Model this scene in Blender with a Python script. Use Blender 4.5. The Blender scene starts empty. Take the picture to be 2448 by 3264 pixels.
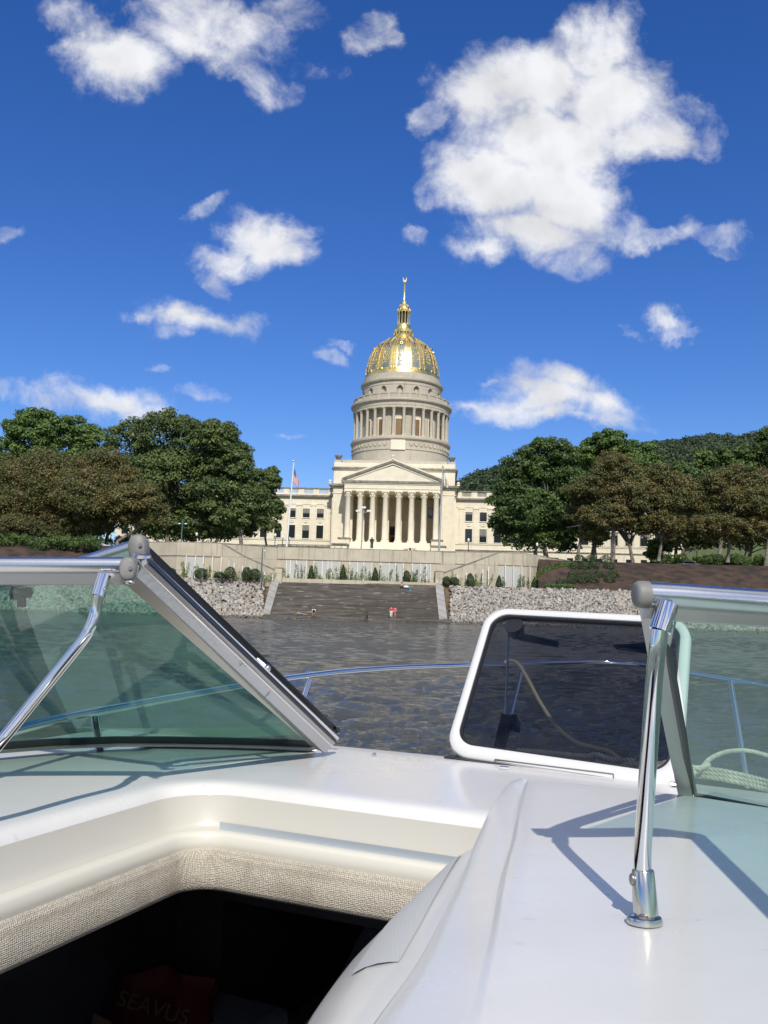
import bpy, bmesh, math, random
import numpy as np
from mathutils import Vector, Matrix, Euler, noise
R = math.radians
scene = bpy.context.scene
COL = scene.collection

# ---------------------------------------------------------------- camera
ZC = 2.3                                   # eye height above the river
PITCH, ROLL, FPX = R(6.07), R(1.65), 2822.0
_f = Vector((0, math.cos(PITCH), math.sin(PITCH)))
_r0 = Vector((1, 0, 0)); _u0 = Vector((0, -math.sin(PITCH), math.cos(PITCH)))
_r = _r0 * math.cos(ROLL) + _u0 * math.sin(ROLL)
_u = -_r0 * math.sin(ROLL) + _u0 * math.cos(ROLL)
cam = bpy.data.cameras.new('camera'); cam_o = bpy.data.objects.new('camera', cam); COL.objects.link(cam_o)
cam.sensor_fit = 'VERTICAL'; cam.sensor_height = 24.0; cam.lens = 24.0 * FPX / 3264.0
cam.clip_start = 0.02; cam.clip_end = 6000
mw = Matrix.Identity(4)
for i, v in enumerate((_r, _u, -_f)):
    for k in range(3): mw[k][i] = v[k]
mw.translation = (0, 0, ZC)
cam_o.matrix_world = mw
scene.camera = cam_o

# ---------------------------------------------------------------- light
SUN_EL, SUN_AZ = 42.0, 6.0                # azimuth measured from -Y (behind the viewer) towards +X
sd = Vector((math.sin(R(SUN_AZ)) * math.cos(R(SUN_EL)), -math.cos(R(SUN_AZ)) * math.cos(R(SUN_EL)), math.sin(R(SUN_EL))))
sun = bpy.data.lights.new('sun', 'SUN'); sun.energy = 4.1; sun.angle = R(0.5); sun.color = (1.0, 0.95, 0.86)
sun_o = bpy.data.objects.new('sun', sun); COL.objects.link(sun_o)
sun_o.rotation_euler = (-sd).to_track_quat('-Z', 'Y').to_euler()
sun_o.location = (60, -60, 120)
scene.view_settings.view_transform = 'Standard'; scene.view_settings.look = 'None'
scene.view_settings.exposure = 0.0; scene.view_settings.gamma = 1.0
scene.cycles.max_bounces = 8; scene.cycles.transparent_max_bounces = 16
scene.cycles.caustics_reflective = False; scene.cycles.caustics_refractive = False
scene.cycles.sample_clamp_indirect = 6.0

def ray(px, py):
    return _f + _r * ((px - 1224) / FPX) + _u * ((1632 - py) / FPX)
def at(px, py, Y):
    d = ray(px, py); return Vector((0, 0, ZC)) + d * (Y / d.y)
def onz(px, py, z):                        # z relative to the eye
    d = ray(px, py); return Vector((0, 0, ZC)) + d * (z / d.z)

# ---------------------------------------------------------------- node helpers
class NT:
    def __init__(s, tree): s.t = tree; s.n = tree.nodes; s.l = tree.links
    def node(s, typ, inputs=None, **kw):
        nd = s.n.new(typ)
        for k, v in kw.items(): setattr(nd, k, v)
        for k, v in (inputs or {}).items():
            sock = nd.inputs[k]
            if isinstance(v, bpy.types.NodeSocket): s.l.new(v, sock)
            else: sock.default_value = v
        return nd
    def math(s, op, a, b=None, c=None, clamp=False):
        nd = s.n.new('ShaderNodeMath'); nd.operation = op; nd.use_clamp = clamp
        for i, v in enumerate((a, b, c)):
            if v is None: continue
            if isinstance(v, bpy.types.NodeSocket): s.l.new(v, nd.inputs[i])
            else: nd.inputs[i].default_value = v
        return nd.outputs[0]
    def mix(s, fac, a, b, blend='MIX'):
        nd = s.n.new('ShaderNodeMix'); nd.data_type = 'RGBA'; nd.blend_type = blend
        for sock, v in ((nd.inputs[0], fac), (nd.inputs[6], a), (nd.inputs[7], b)):
            if isinstance(v, bpy.types.NodeSocket): s.l.new(v, sock)
            elif sock.type == 'RGBA': sock.default_value = tuple(v) + (1,) if len(v) == 3 else v
            else: sock.default_value = v
        return nd.outputs[2]
    def ramp(s, fac, lo, hi, smooth=True, a=0.0, b=1.0):
        nd = s.n.new('ShaderNodeMapRange'); nd.interpolation_type = 'SMOOTHSTEP' if smooth else 'LINEAR'
        s.l.new(fac, nd.inputs[0]); nd.inputs[1].default_value = lo; nd.inputs[2].default_value = hi
        nd.inputs[3].default_value = a; nd.inputs[4].default_value = b
        return nd.outputs[0]
    def noise(s, vec, scale, detail=4, rough=0.55, dist=0.0):
        nd = s.node('ShaderNodeTexNoise', {'Scale': scale, 'Detail': detail, 'Roughness': rough, 'Distortion': dist})
        if vec is not None: s.l.new(vec, nd.inputs['Vector'])
        return nd

# ---------------------------------------------------------------- world: Nishita sky with fair-weather clouds
world = bpy.data.worlds.new('World'); scene.world = world; world.use_nodes = True
W = NT(world.node_tree); W.n.clear()
sky = W.node('ShaderNodeTexSky', sky_type='NISHITA', sun_disc=False, sun_elevation=R(SUN_EL), sun_rotation=math.atan2(sd.x, sd.y),
             altitude=200.0, air_density=1.15, dust_density=0.15, ozone_density=3.2)
skyc = W.node('ShaderNodeHueSaturation', {'Hue': 0.506, 'Saturation': 1.28, 'Value': 1.0, 'Color': sky.outputs[0]}).outputs[0]
geo = W.node('ShaderNodeTexCoord').outputs['Generated']
sep = W.node('ShaderNodeSeparateXYZ', {0: geo})
ysafe = W.math('MAXIMUM', sep.outputs[1], 0.05)
uvc = W.node('ShaderNodeCombineXYZ', {0: W.math('DIVIDE', sep.outputs[0], ysafe), 1: W.math('DIVIDE', sep.outputs[2], ysafe), 2: 0.0}).outputs[0]
warp = W.noise(uvc, 6.0, 6, 0.62)
wv = W.node('ShaderNodeVectorMath', {0: warp.outputs['Color'], 1: (0.5, 0.5, 0.5)}, operation='SUBTRACT').outputs[0]
wv = W.node('ShaderNodeVectorMath', {0: wv, 'Scale': 0.11}, operation='SCALE').outputs[0]
uvw = W.node('ShaderNodeVectorMath', {0: uvc, 1: wv}, operation='ADD').outputs[0]
# centre x, y, half width, half height (photo pixels), tilt in degrees, peak density
CL = [(1685,250,260,170,8,1),(1905,130,160,150,0,.6),(1560,330,200,150,0,.8),(1970,310,200,170,-10,1),(2060,420,170,130,0,.6),(1740,450,330,190,0,1),(1590,560,240,150,0,1),
      (1820,590,240,170,0,1),(1690,720,260,110,0,1),(1540,770,130,60,0,.8),(1400,590,85,85,-40,.45),(1370,395,85,60,35,.3),(2200,400,95,110,20,.3),
      (1830,810,120,65,0,.3),(1960,700,110,70,0,.35),(1335,750,50,35,0,.22),(1740,720,150,80,0,.6),(2180,330,90,40,35,.2),
      (395,185,215,125,0,1),(260,90,180,90,-20,.45),(410,250,150,75,0,.45),(660,70,230,130,-25,.5),(790,170,190,80,-35,.42),(880,260,100,80,-20,.3),
      (900,60,160,90,0,.2),(960,220,120,40,-10,.22),(1160,120,75,80,0,.4),(1215,150,60,35,-25,.2),
      (875,750,165,105,-15,1),(750,820,160,55,0,.5),(690,650,85,32,28,.4),(940,800,110,70,0,.7),(690,870,80,40,-30,.22),
      (560,985,150,60,0,1),(680,1005,120,40,-12,.8),(450,1000,70,45,0,.5),(545,1050,90,30,0,.45),
      (2120,995,90,42,-18,.5),(2190,1040,110,26,0,.35),(2030,1042,60,14,0,.2),(2280,755,110,60,-10,.45),(2080,750,150,30,5,.26),(2300,800,80,40,0,.25),
      (1780,1265,230,75,-4,1),(1720,1315,270,48,2,1),(600,1005,200,58,-3,1),(520,975,110,40,0,.8),(880,785,150,95,0,1),(400,180,240,140,0,1),(350,140,200,110,0,.6),(560,30,220,80,0,.45),(800,110,200,110,-20,.4),(330,1290,200,60,0,.6),
      (1790,1215,165,60,-8,1),(1900,1265,150,50,-15,.9),(1670,1290,260,48,6,.9),(1820,1340,200,32,0,.7),(1500,1300,100,28,0,.5),(1950,1330,80,25,0,.35),
      (370,1300,170,60,0,.6),(250,1245,100,32,0,.35),(70,1275,110,40,-15,.3),(450,1340,110,50,0,.5),(620,1280,70,28,-12,.3),(170,1260,60,22,0,.22),
      (1045,1122,60,26,-8,.3),(1085,1085,50,18,0,.24),(940,1398,48,13,0,.22),(15,718,50,26,20,.28),(2445,390,22,34,0,.3),(505,1185,32,12,0,.16),
      (1585,1203,50,14,0,.15),(1460,1505,50,24,0,.2)]
F = None
for (cx, cy, hw, hh, rot, pk) in CL:
    if pk < .5: pk *= .62
    d = ray(cx, cy); k = 1.0 / FPX * 1.02
    mp = W.node('ShaderNodeMapping', {'Vector': uvw, 'Location': (d.x / d.y, d.z / d.y, 0), 'Rotation': (0, 0, R(rot) - ROLL), 'Scale': (hw * k, hh * k, 1)}, vector_type='TEXTURE')
    ln = W.node('ShaderNodeVectorMath', {0: mp.outputs[0]}, operation='LENGTH').outputs['Value']
    v = W.math('MINIMUM', W.math('MULTIPLY', W.math('SUBTRACT', 1.0, ln), (min(hw, hh) / 85.0) ** .55), pk)
    F = v if F is None else W.math('SMOOTH_MAX', F, v, 0.12)
fb = W.noise(uvc, 11.0, 9, 0.62, 0.35).outputs['Fac']
fine = W.noise(uvc, 34.0, 6, 0.6, 0.4).outputs['Fac']
D = W.math('ADD', F, W.math('MULTIPLY', W.math('SUBTRACT', fb, 0.5), 1.95))
D = W.math('ADD', D, W.math('MULTIPLY', W.math('SUBTRACT', fine, 0.5), 0.5))
front = W.ramp(sep.outputs[1], 0.45, 0.62)
alpha = W.math('MULTIPLY', W.ramp(D, -0.12, 0.85), front)
# the rest of the sky, seen only in reflections
gn = W.noise(geo, 3.0, 7, 0.6, 0.2).outputs['Fac']
gal = W.math('MULTIPLY', W.ramp(gn, 0.44, 0.60), W.math('SUBTRACT', 1.0, front))
alpha = W.math('MAXIMUM', alpha, W.math('MULTIPLY', gal, W.ramp(sep.outputs[2], 0.02, 0.15)))
# relief: density seen a little way towards the sun is compared with the density here
shv = W.node('ShaderNodeVectorMath', {0: uvc, 1: (0.012, 0.03, 0)}, operation='ADD').outputs[0]
s1 = W.noise(uvc, 6.5, 4, 0.5, 0.2).outputs['Fac']; s2 = W.noise(shv, 6.5, 4, 0.5, 0.2).outputs['Fac']
rel = W.math('MULTIPLY', W.math('SUBTRACT', s1, s2), 1.0)
core = W.ramp(D, 0.5, 1.5)
shade = W.math('ADD', 0.90, rel); shade = W.math('SUBTRACT', shade, W.math('MULTIPLY', core, 0.05))
shade = W.math('MINIMUM', W.math('MAXIMUM', shade, 0.74), 0.95)
ccol = W.mix(1.0, (0.955, 0.965, 1.0), W.node('ShaderNodeCombineColor', {0: shade, 1: shade, 2: shade}).outputs[0], 'MULTIPLY')
skys = W.mix(1.0, skyc, (0.076, 0.087, 0.121), 'MULTIPLY')
outc = W.mix(alpha, skys, ccol)
bg = W.node('ShaderNodeBackground', {'Color': outc, 'Strength': 1.0})
W.node('ShaderNodeOutputWorld', {'Surface': bg.outputs[0]})
world.cycles.sampling_method = 'MANUAL'; world.cycles.sample_map_resolution = 512

# ---------------------------------------------------------------- materials
MATS = {}
def mat(name, base=(.5, .5, .5), rough=.6, metal=0.0, **kw):
    m = bpy.data.materials.new(name); m.use_nodes = True
    t = NT(m.node_tree); b = t.n['Principled BSDF']
    b.inputs['Base Color'].default_value = tuple(base) + (1,)
    b.inputs['Roughness'].default_value = rough; b.inputs['Metallic'].default_value = metal
    for k, v in kw.items(): b.inputs[k.replace('_', ' ')].default_value = v
    MATS[name] = m
    return m, t, b
def vary(name, c1, c2, scale, rough=.7, metal=0.0, bump=0.0, bscale=None, bdist=.02, lo=.35, hi=.65, stretch=(1, 1, 1), **kw):
    m, t, b = mat(name, c1, rough, metal, **kw)
    tc = t.node('ShaderNodeTexCoord').outputs['Object']
    mp = t.node('ShaderNodeMapping', {'Vector': tc, 'Scale': stretch}).outputs[0]
    n = t.noise(mp, scale, 6, .6).outputs['Fac']
    t.l.new(t.mix(t.ramp(n, lo, hi), c1, c2), b.inputs['Base Color'])
    if bump:
        n2 = t.noise(mp, bscale or scale * 6, 5, .6).outputs['Fac']
        bp = t.node('ShaderNodeBump', {'Height': n2, 'Strength': bump, 'Distance': bdist}).outputs[0]
        t.l.new(bp, b.inputs['Normal'])
    return m
def stone(name, c1, c2, course, length, streak=.35):
    m, t, b = mat(name, c1, .82)
    tc = t.node('ShaderNodeTexCoord').outputs['Object']
    sp = t.node('ShaderNodeSeparateXYZ', {0: tc})
    h = t.node('ShaderNodeCombineXYZ', {0: t.math('ADD', sp.outputs[0], sp.outputs[1]), 1: sp.outputs[2], 2: 0.0}).outputs[0]
    br = t.node('ShaderNodeTexBrick', {'Vector': h, 'Color1': (.94, .94, .94, 1), 'Color2': (1, 1, 1, 1), 'Mortar': (.72, .70, .68, 1), 'Scale': 1.0, 'Mortar Size': course * .025,
                                       'Mortar Smooth': .3, 'Brick Width': length, 'Row Height': course})
    n = t.noise(tc, .35, 6, .6).outputs['Fac']
    stv = t.node('ShaderNodeMapping', {'Vector': tc, 'Scale': (1.2, 1.2, .12)}).outputs[0]
    n2 = t.noise(stv, 1.3, 6, .65).outputs['Fac']
    c = t.mix(t.ramp(n, .3, .7), c1, c2)
    c = t.mix(t.math('MULTIPLY', t.ramp(n2, .52, .75), streak), c, tuple(x * .45 for x in c1))
    c = t.mix(1.0, c, br.outputs['Color'], 'MULTIPLY')
    t.l.new(c, b.inputs['Base Color'])
    n3 = t.noise(tc, 5.0, 5, .6).outputs['Fac']
    t.l.new(t.node('ShaderNodeBump', {'Height': n3, 'Strength': .3, 'Distance': .05}).outputs[0], b.inputs['Normal'])
    return m
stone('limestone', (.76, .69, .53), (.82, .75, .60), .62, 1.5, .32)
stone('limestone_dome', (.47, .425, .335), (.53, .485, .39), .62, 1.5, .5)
stone('wall_concrete', (.44, .39, .29), (.54, .485, .37), 2.4, 5.4, .65)
stone('slab_concrete', (.30, .29, .265), (.38, .37, .34), 8, 2.2, .4)
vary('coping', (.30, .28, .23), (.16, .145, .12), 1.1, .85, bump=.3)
vary('dark_coping', (.22, .20, .165), (.11, .10, .085), 2.0, .85, bump=.3)
vary('gold', (1.0, .79, .32), (.84, .63, .22), 1.2, .30, 1.0, bump=.35, bscale=3.5, bdist=.05)
vary('dome_panel', (.21, .25, .24), (.32, .32, .26), 1.5, .38, .55, bump=.2)
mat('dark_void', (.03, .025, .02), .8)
vary('bronze_screen', (.19, .11, .05), (.27, .17, .08), 3, .5, .3)
m, t, b = mat('window_glass', (.02, .028, .03), .08)
vary('mulch', (.078, .047, .032), (.028, .021, .015), .55, .95, bump=.8, bscale=5, bdist=.15)  # broad darker patches also paint in dappled shade from the trees
vary('earth', (.17, .115, .07), (.09, .07, .04), 1.2, .95, bump=.6, bscale=6, bdist=.1)
vary('grass_ground', (.055, .085, .025), (.10, .11, .04), .5, .95, bump=.5, bscale=8, bdist=.05)
vary('asphalt', (.05, .05, .05), (.07, .07, .068), 3, .9)
vary('rip_stone', (.46, .45, .425), (.30, .285, .26), .9, .85, bump=.4, bscale=8, bdist=.05, lo=.45, hi=.75)
# old concrete river steps: dark, with paler blocks and horizontal streaks
m, t, b = mat('old_steps', (.12, .1, .08), .9)
tc = t.node('ShaderNodeTexCoord').outputs['Object']
s1 = t.noise(t.node('ShaderNodeMapping', {'Vector': tc, 'Scale': (.25, 1.2, 3.2)}).outputs[0], 1.0, 6, .65).outputs['Fac']
s2 = t.noise(t.node('ShaderNodeMapping', {'Vector': tc, 'Scale': (.55, 1.5, 2.4)}).outputs[0], 1.0, 2, .4).outputs['Fac']
s3 = t.noise(tc, .12, 3, .5).outputs['Fac']
c = t.mix(t.ramp(s1, .35, .68), (.058, .050, .042), (.140, .126, .106))
c = t.mix(t.math('MULTIPLY', t.ramp(s2, .62, .70), .55), c, (.32, .29, .24))
c = t.mix(t.math('MULTIPLY', t.ramp(s3, .4, .65), .45), c, (.05, .042, .034))
t.l.new(c, b.inputs['Base Color'])
def leafmat(name, c1, c2, c3, trans=.25):
    m, t, b = mat(name, c1, .55)
    rnd = t.node('ShaderNodeNewGeometry').outputs['Random Per Island']
    tc = t.node('ShaderNodeTexCoord').outputs['Object']
    n = t.noise(tc, .22, 3, .5).outputs['Fac']
    c = t.mix(rnd, c1, c2); c = t.mix(t.math('MULTIPLY', t.ramp(n, .4, .65), .8), c, c3)
    t.l.new(c, b.inputs['Base Color'])
    tr = t.node('ShaderNodeBsdfTranslucent', {'Color': c})
    mx = t.node('ShaderNodeMixShader', {0: trans, 1: b.outputs[0], 2: tr.outputs[0]})
    t.l.new(mx.outputs[0], t.n['Material Output'].inputs[0])
leafmat('leaf_green', (.095, .17, .036), (.165, .25, .058), (.065, .125, .03))
leafmat('leaf_dark', (.098, .145, .040), (.168, .225, .068), (.062, .100, .028))
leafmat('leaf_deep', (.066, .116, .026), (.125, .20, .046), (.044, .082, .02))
leafmat('leaf_light', (.10, .17, .035), (.15, .23, .05), (.07, .12, .03))
leafmat('leaf_brown', (.126, .112, .034), (.185, .155, .050), (.092, .116, .036))
leafmat('leaf_olive', (.095, .10, .034), (.17, .14, .05), (.07, .085, .028))
leafmat('leaf_shrub', (.030, .062, .018), (.07, .11, .03), (.025, .05, .015))
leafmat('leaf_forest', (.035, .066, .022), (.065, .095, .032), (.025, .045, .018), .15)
vary('bark', (.13, .105, .08), (.25, .225, .19), 1.5, .9, bump=.5, bscale=6)
vary('pale_bark', (.34, .31, .26), (.20, .175, .14), .9, .85, bump=.3)
# river
m, t, b = mat('river_water', (.062, .066, .060), .07, IOR=1.33)
tc = t.node('ShaderNodeTexCoord').outputs['Object']
h1 = t.noise(t.node('ShaderNodeMapping', {'Vector': tc, 'Scale': (.7, 1.15, 1), 'Rotation': (0, 0, R(8))}).outputs[0], 2.6, 5, .62, .5).outputs['Fac']
h2 = t.noise(t.node('ShaderNodeMapping', {'Vector': tc, 'Scale': (.5, 1.2, 1), 'Rotation': (0, 0, R(-14))}).outputs[0], 9.0, 4, .6, .4).outputs['Fac']
h3 = t.noise(tc, .35, 3, .5).outputs['Fac']
hh = t.math('ADD', t.math('MULTIPLY', h1, .8), t.math('MULTIPLY', h2, .22)); hh = t.math('ADD', hh, t.math('MULTIPLY', h3, 2.2))
h4 = t.noise(t.node('ShaderNodeMapping', {'Vector': tc, 'Scale': (.25, .9, 1)}).outputs[0], 1.0, 4, .6).outputs['Fac']; hh = t.math('ADD', hh, t.math('MULTIPLY', h4, 2.0))
patch = t.ramp(t.noise(t.node('ShaderNodeMapping', {'Vector': tc, 'Scale': (.02, .05, 1)}).outputs[0], 1.0, 4, .6).outputs['Fac'], .35, .65, a=.45, b=.9)
t.l.new(t.node('ShaderNodeBump', {'Height': hh, 'Strength': patch, 'Distance': .30}).outputs[0], b.inputs['Normal'])
# boat
m, t, b = mat('gelcoat', (.73, .725, .705), .28, Coat_Weight=.35, Coat_Roughness=.12)
tc = t.node('ShaderNodeTexCoord').outputs['Object']
n = t.noise(tc, 3.0, 5, .6).outputs['Fac']; n2 = t.noise(tc, 60.0, 4, .7).outputs['Fac']
c = t.mix(t.ramp(n, .35, .7), (.735, .72, .685), (.68, .665, .63))
sm = t.noise(t.node('ShaderNodeMapping', {'Vector': tc, 'Scale': (1, 2.2, 1)}).outputs[0], 16.0, 4, .6).outputs['Fac']
c = t.mix(t.math('MULTIPLY', t.ramp(sm, .66, .76), .28), c, (.42, .40, .36))
spk = t.math('MULTIPLY', t.ramp(n2, .68, .76), .4)
c = t.mix(spk, c, (.35, .33, .30))
t.l.new(c, b.inputs['Base Color']); t.l.new(t.ramp(n, .3, .7, a=.24, b=.42), b.inputs['Roughness'])
t.l.new(t.node('ShaderNodeBump', {'Height': t.noise(tc, 9.0, 3, .5).outputs['Fac'], 'Strength': .12, 'Distance': .01}).outputs[0], b.inputs['Normal'])
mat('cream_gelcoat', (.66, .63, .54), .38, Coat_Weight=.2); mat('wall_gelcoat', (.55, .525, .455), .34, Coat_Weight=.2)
m, t, b = mat('nonskid', (.60, .595, .58), .55)
tc = t.node('ShaderNodeTexCoord').outputs['Object']
v = t.node('ShaderNodeTexVoronoi', {'Vector': tc, 'Scale': 180.0, 'Randomness': .25}).outputs['Distance']
t.l.new(t.node('ShaderNodeBump', {'Height': v, 'Strength': .25, 'Distance': .001}).outputs[0], b.inputs['Normal'])
vary('brushed_alu', (.62, .63, .64), (.70, .70, .70), 4, .27, 1.0)
mat('dull_alu', (.50, .49, .46), .42, 1.0)
m = vary('worn_alu', (.55, .56, .57), (.20, .18, .16), 9, .34, 1.0, lo=.60, hi=.66, bump=.2)
mat('bright_alu', (.8, .81, .83), .16, 1.0)
mat('chrome', (.72, .73, .75), .07, 1.0)
mat('nickel', (.66, .63, .58), .18, 1.0)
vary('cap_plastic', (.17, .168, .155), (.215, .21, .195), 20, .55)
mat('black_rubber', (.013, .013, .016), .45)
mat('black_plastic', (.02, .02, .024), .35)
mat('screw', (.30, .29, .28), .35, .8)
def tinted(name, tint, ior=1.45, rough=.0, haze=0.0, hazec=(.3, .5, .45)):
    m = bpy.data.materials.new(name); m.use_nodes = True; t = NT(m.node_tree); t.n.clear()
    tr = t.node('ShaderNodeBsdfTransparent', {'Color': tuple(tint) + (1,)})
    gl = t.node('ShaderNodeBsdfGlossy', {'Color': (1, 1, 1, 1), 'Roughness': rough})
    bf = t.node('ShaderNodeNewGeometry').outputs['Backfacing']
    fr = t.node('ShaderNodeFresnel', {'IOR': t.math('ADD', ior, t.math('MULTIPLY', bf, 1 / ior - ior))})
    mx = t.node('ShaderNodeMixShader', {0: fr.outputs[0], 1: tr.outputs[0], 2: gl.outputs[0]})
    last = mx
    if haze:
        df = t.node('ShaderNodeBsdfDiffuse', {'Color': tuple(hazec) + (1,)})
        ob_ = t.node('ShaderNodeTexCoord').outputs['Object']; hz_ = t.ramp(t.noise(t.node('ShaderNodeMapping', {'Vector': ob_, 'Rotation': (.4, .3, .6), 'Scale': (1, 3, 3)}).outputs[0], 3.5, 7, .65).outputs['Fac'], .38, .74, a=haze * .35, b=haze * 2.4)
        last = t.node('ShaderNodeMixShader', {0: hz_, 1: mx.outputs[0], 2: df.outputs[0]})
    t.node('ShaderNodeOutputMaterial', {0: last.outputs[0]})
    MATS[name] = m
tinted('green_glass', (.56, .775, .695), 1.5, .01, .05)
tinted('smoke_acrylic', (.26, .275, .30), 1.45, .01, .012, (.2, .2, .22))
m, t, b = mat('woven_fabric', (.5, .45, .36), .95)
tc = t.node('ShaderNodeTexCoord').outputs['Object']
mp = t.node('ShaderNodeMapping', {'Vector': tc, 'Rotation': (0, 0, R(24)), 'Scale': (1, 1, 1.25)}).outputs[0]
v = t.node('ShaderNodeTexVoronoi', {'Vector': mp, 'Scale': 235.0, 'Randomness': .35}).outputs['Distance']
n = t.noise(tc, 9.0, 6, .65).outputs['Fac']; n2 = t.noise(t.node('ShaderNodeMapping', {'Vector': tc, 'Scale': (1, 1, 5)}).outputs[0], 5.0, 5, .7).outputs['Fac']
c = t.mix(t.ramp(v, .25, .62), (.64, .585, .485), (.39, .345, .27))
c = t.mix(t.math('MULTIPLY', t.ramp(n, .45, .72), .55), c, (.24, .20, .15))
c = t.mix(t.math('MULTIPLY', t.ramp(n2, .5, .75), .5), c, (.33, .28, .21))
t.l.new(c, b.inputs['Base Color'])
t.l.new(t.node('ShaderNodeBump', {'Height': v, 'Strength': .9, 'Distance': .003, }).outputs[0], b.inputs['Normal'])
t.n['Bump'].invert = True
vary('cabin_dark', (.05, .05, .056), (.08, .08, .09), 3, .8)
vary('rope_fibre', (.62, .58, .48), (.45, .41, .33), 30, .9, bump=.4, bscale=200, bdist=.001)
mat('hose_plastic', (.42, .36, .22), .4); mat('cushion', (.26, .25, .25), .8); mat('pale_panel', (.46, .455, .42), .5); mat('window_blind', (.22, .21, .18), .8)
mat('white_paint', (.78, .78, .76), .4); mat('hatch_white', (.66, .655, .63), .35); mat('track_alu', (.50, .55, .60), .38, .45); mat('grey_pole', (.42, .44, .43), .4, .3); mat('teal_pole', (.07, .14, .13), .4)
mat('black_iron', (.015, .015, .016), .45); mat('lamp_globe', (.8, .8, .76), .3)
vary('statue_bronze', (.045, .06, .045), (.08, .10, .075), 3, .5, .4)
mat('skin', (.55, .32, .22), .6); mat('skin_dark', (.13, .075, .05), .6); mat('hair_dark', (.015, .011, .009), .6); mat('hair_brown', (.06, .035, .02), .6)
for nm, c in (('cloth_red', (.62, .06, .035)), ('cloth_white', (.78, .78, .78)), ('cloth_pink', (.62, .13, .26)), ('cloth_orange', (.75, .15, .02)), ('cloth_blue', (.14, .25, .48)),
              ('cloth_black', (.02, .02, .022)), ('cloth_navy', (.03, .045, .10)), ('cloth_grey', (.2, .2, .2)), ('flag_red', (.55, .03, .04)), ('flag_white', (.78, .78, .78)), ('flag_blue', (.02, .035, .13)),
              ('flag_gold', (.6, .42, .06)), ('bag_red', (.10, .004, .006)), ('bag_yellow', (.13, .085, .04)), ('bucket_blue', (.03, .25, .50)), ('car_white', (.75, .75, .75)), ('car_dark', (.05, .07, .07)), ('poster', (.05, .08, .13))):
    mat(nm, c, .7)
for nm in ('car_white', 'car_dark'): MATS[nm].node_tree.nodes['Principled BSDF'].inputs['Roughness'].default_value = .25

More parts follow.
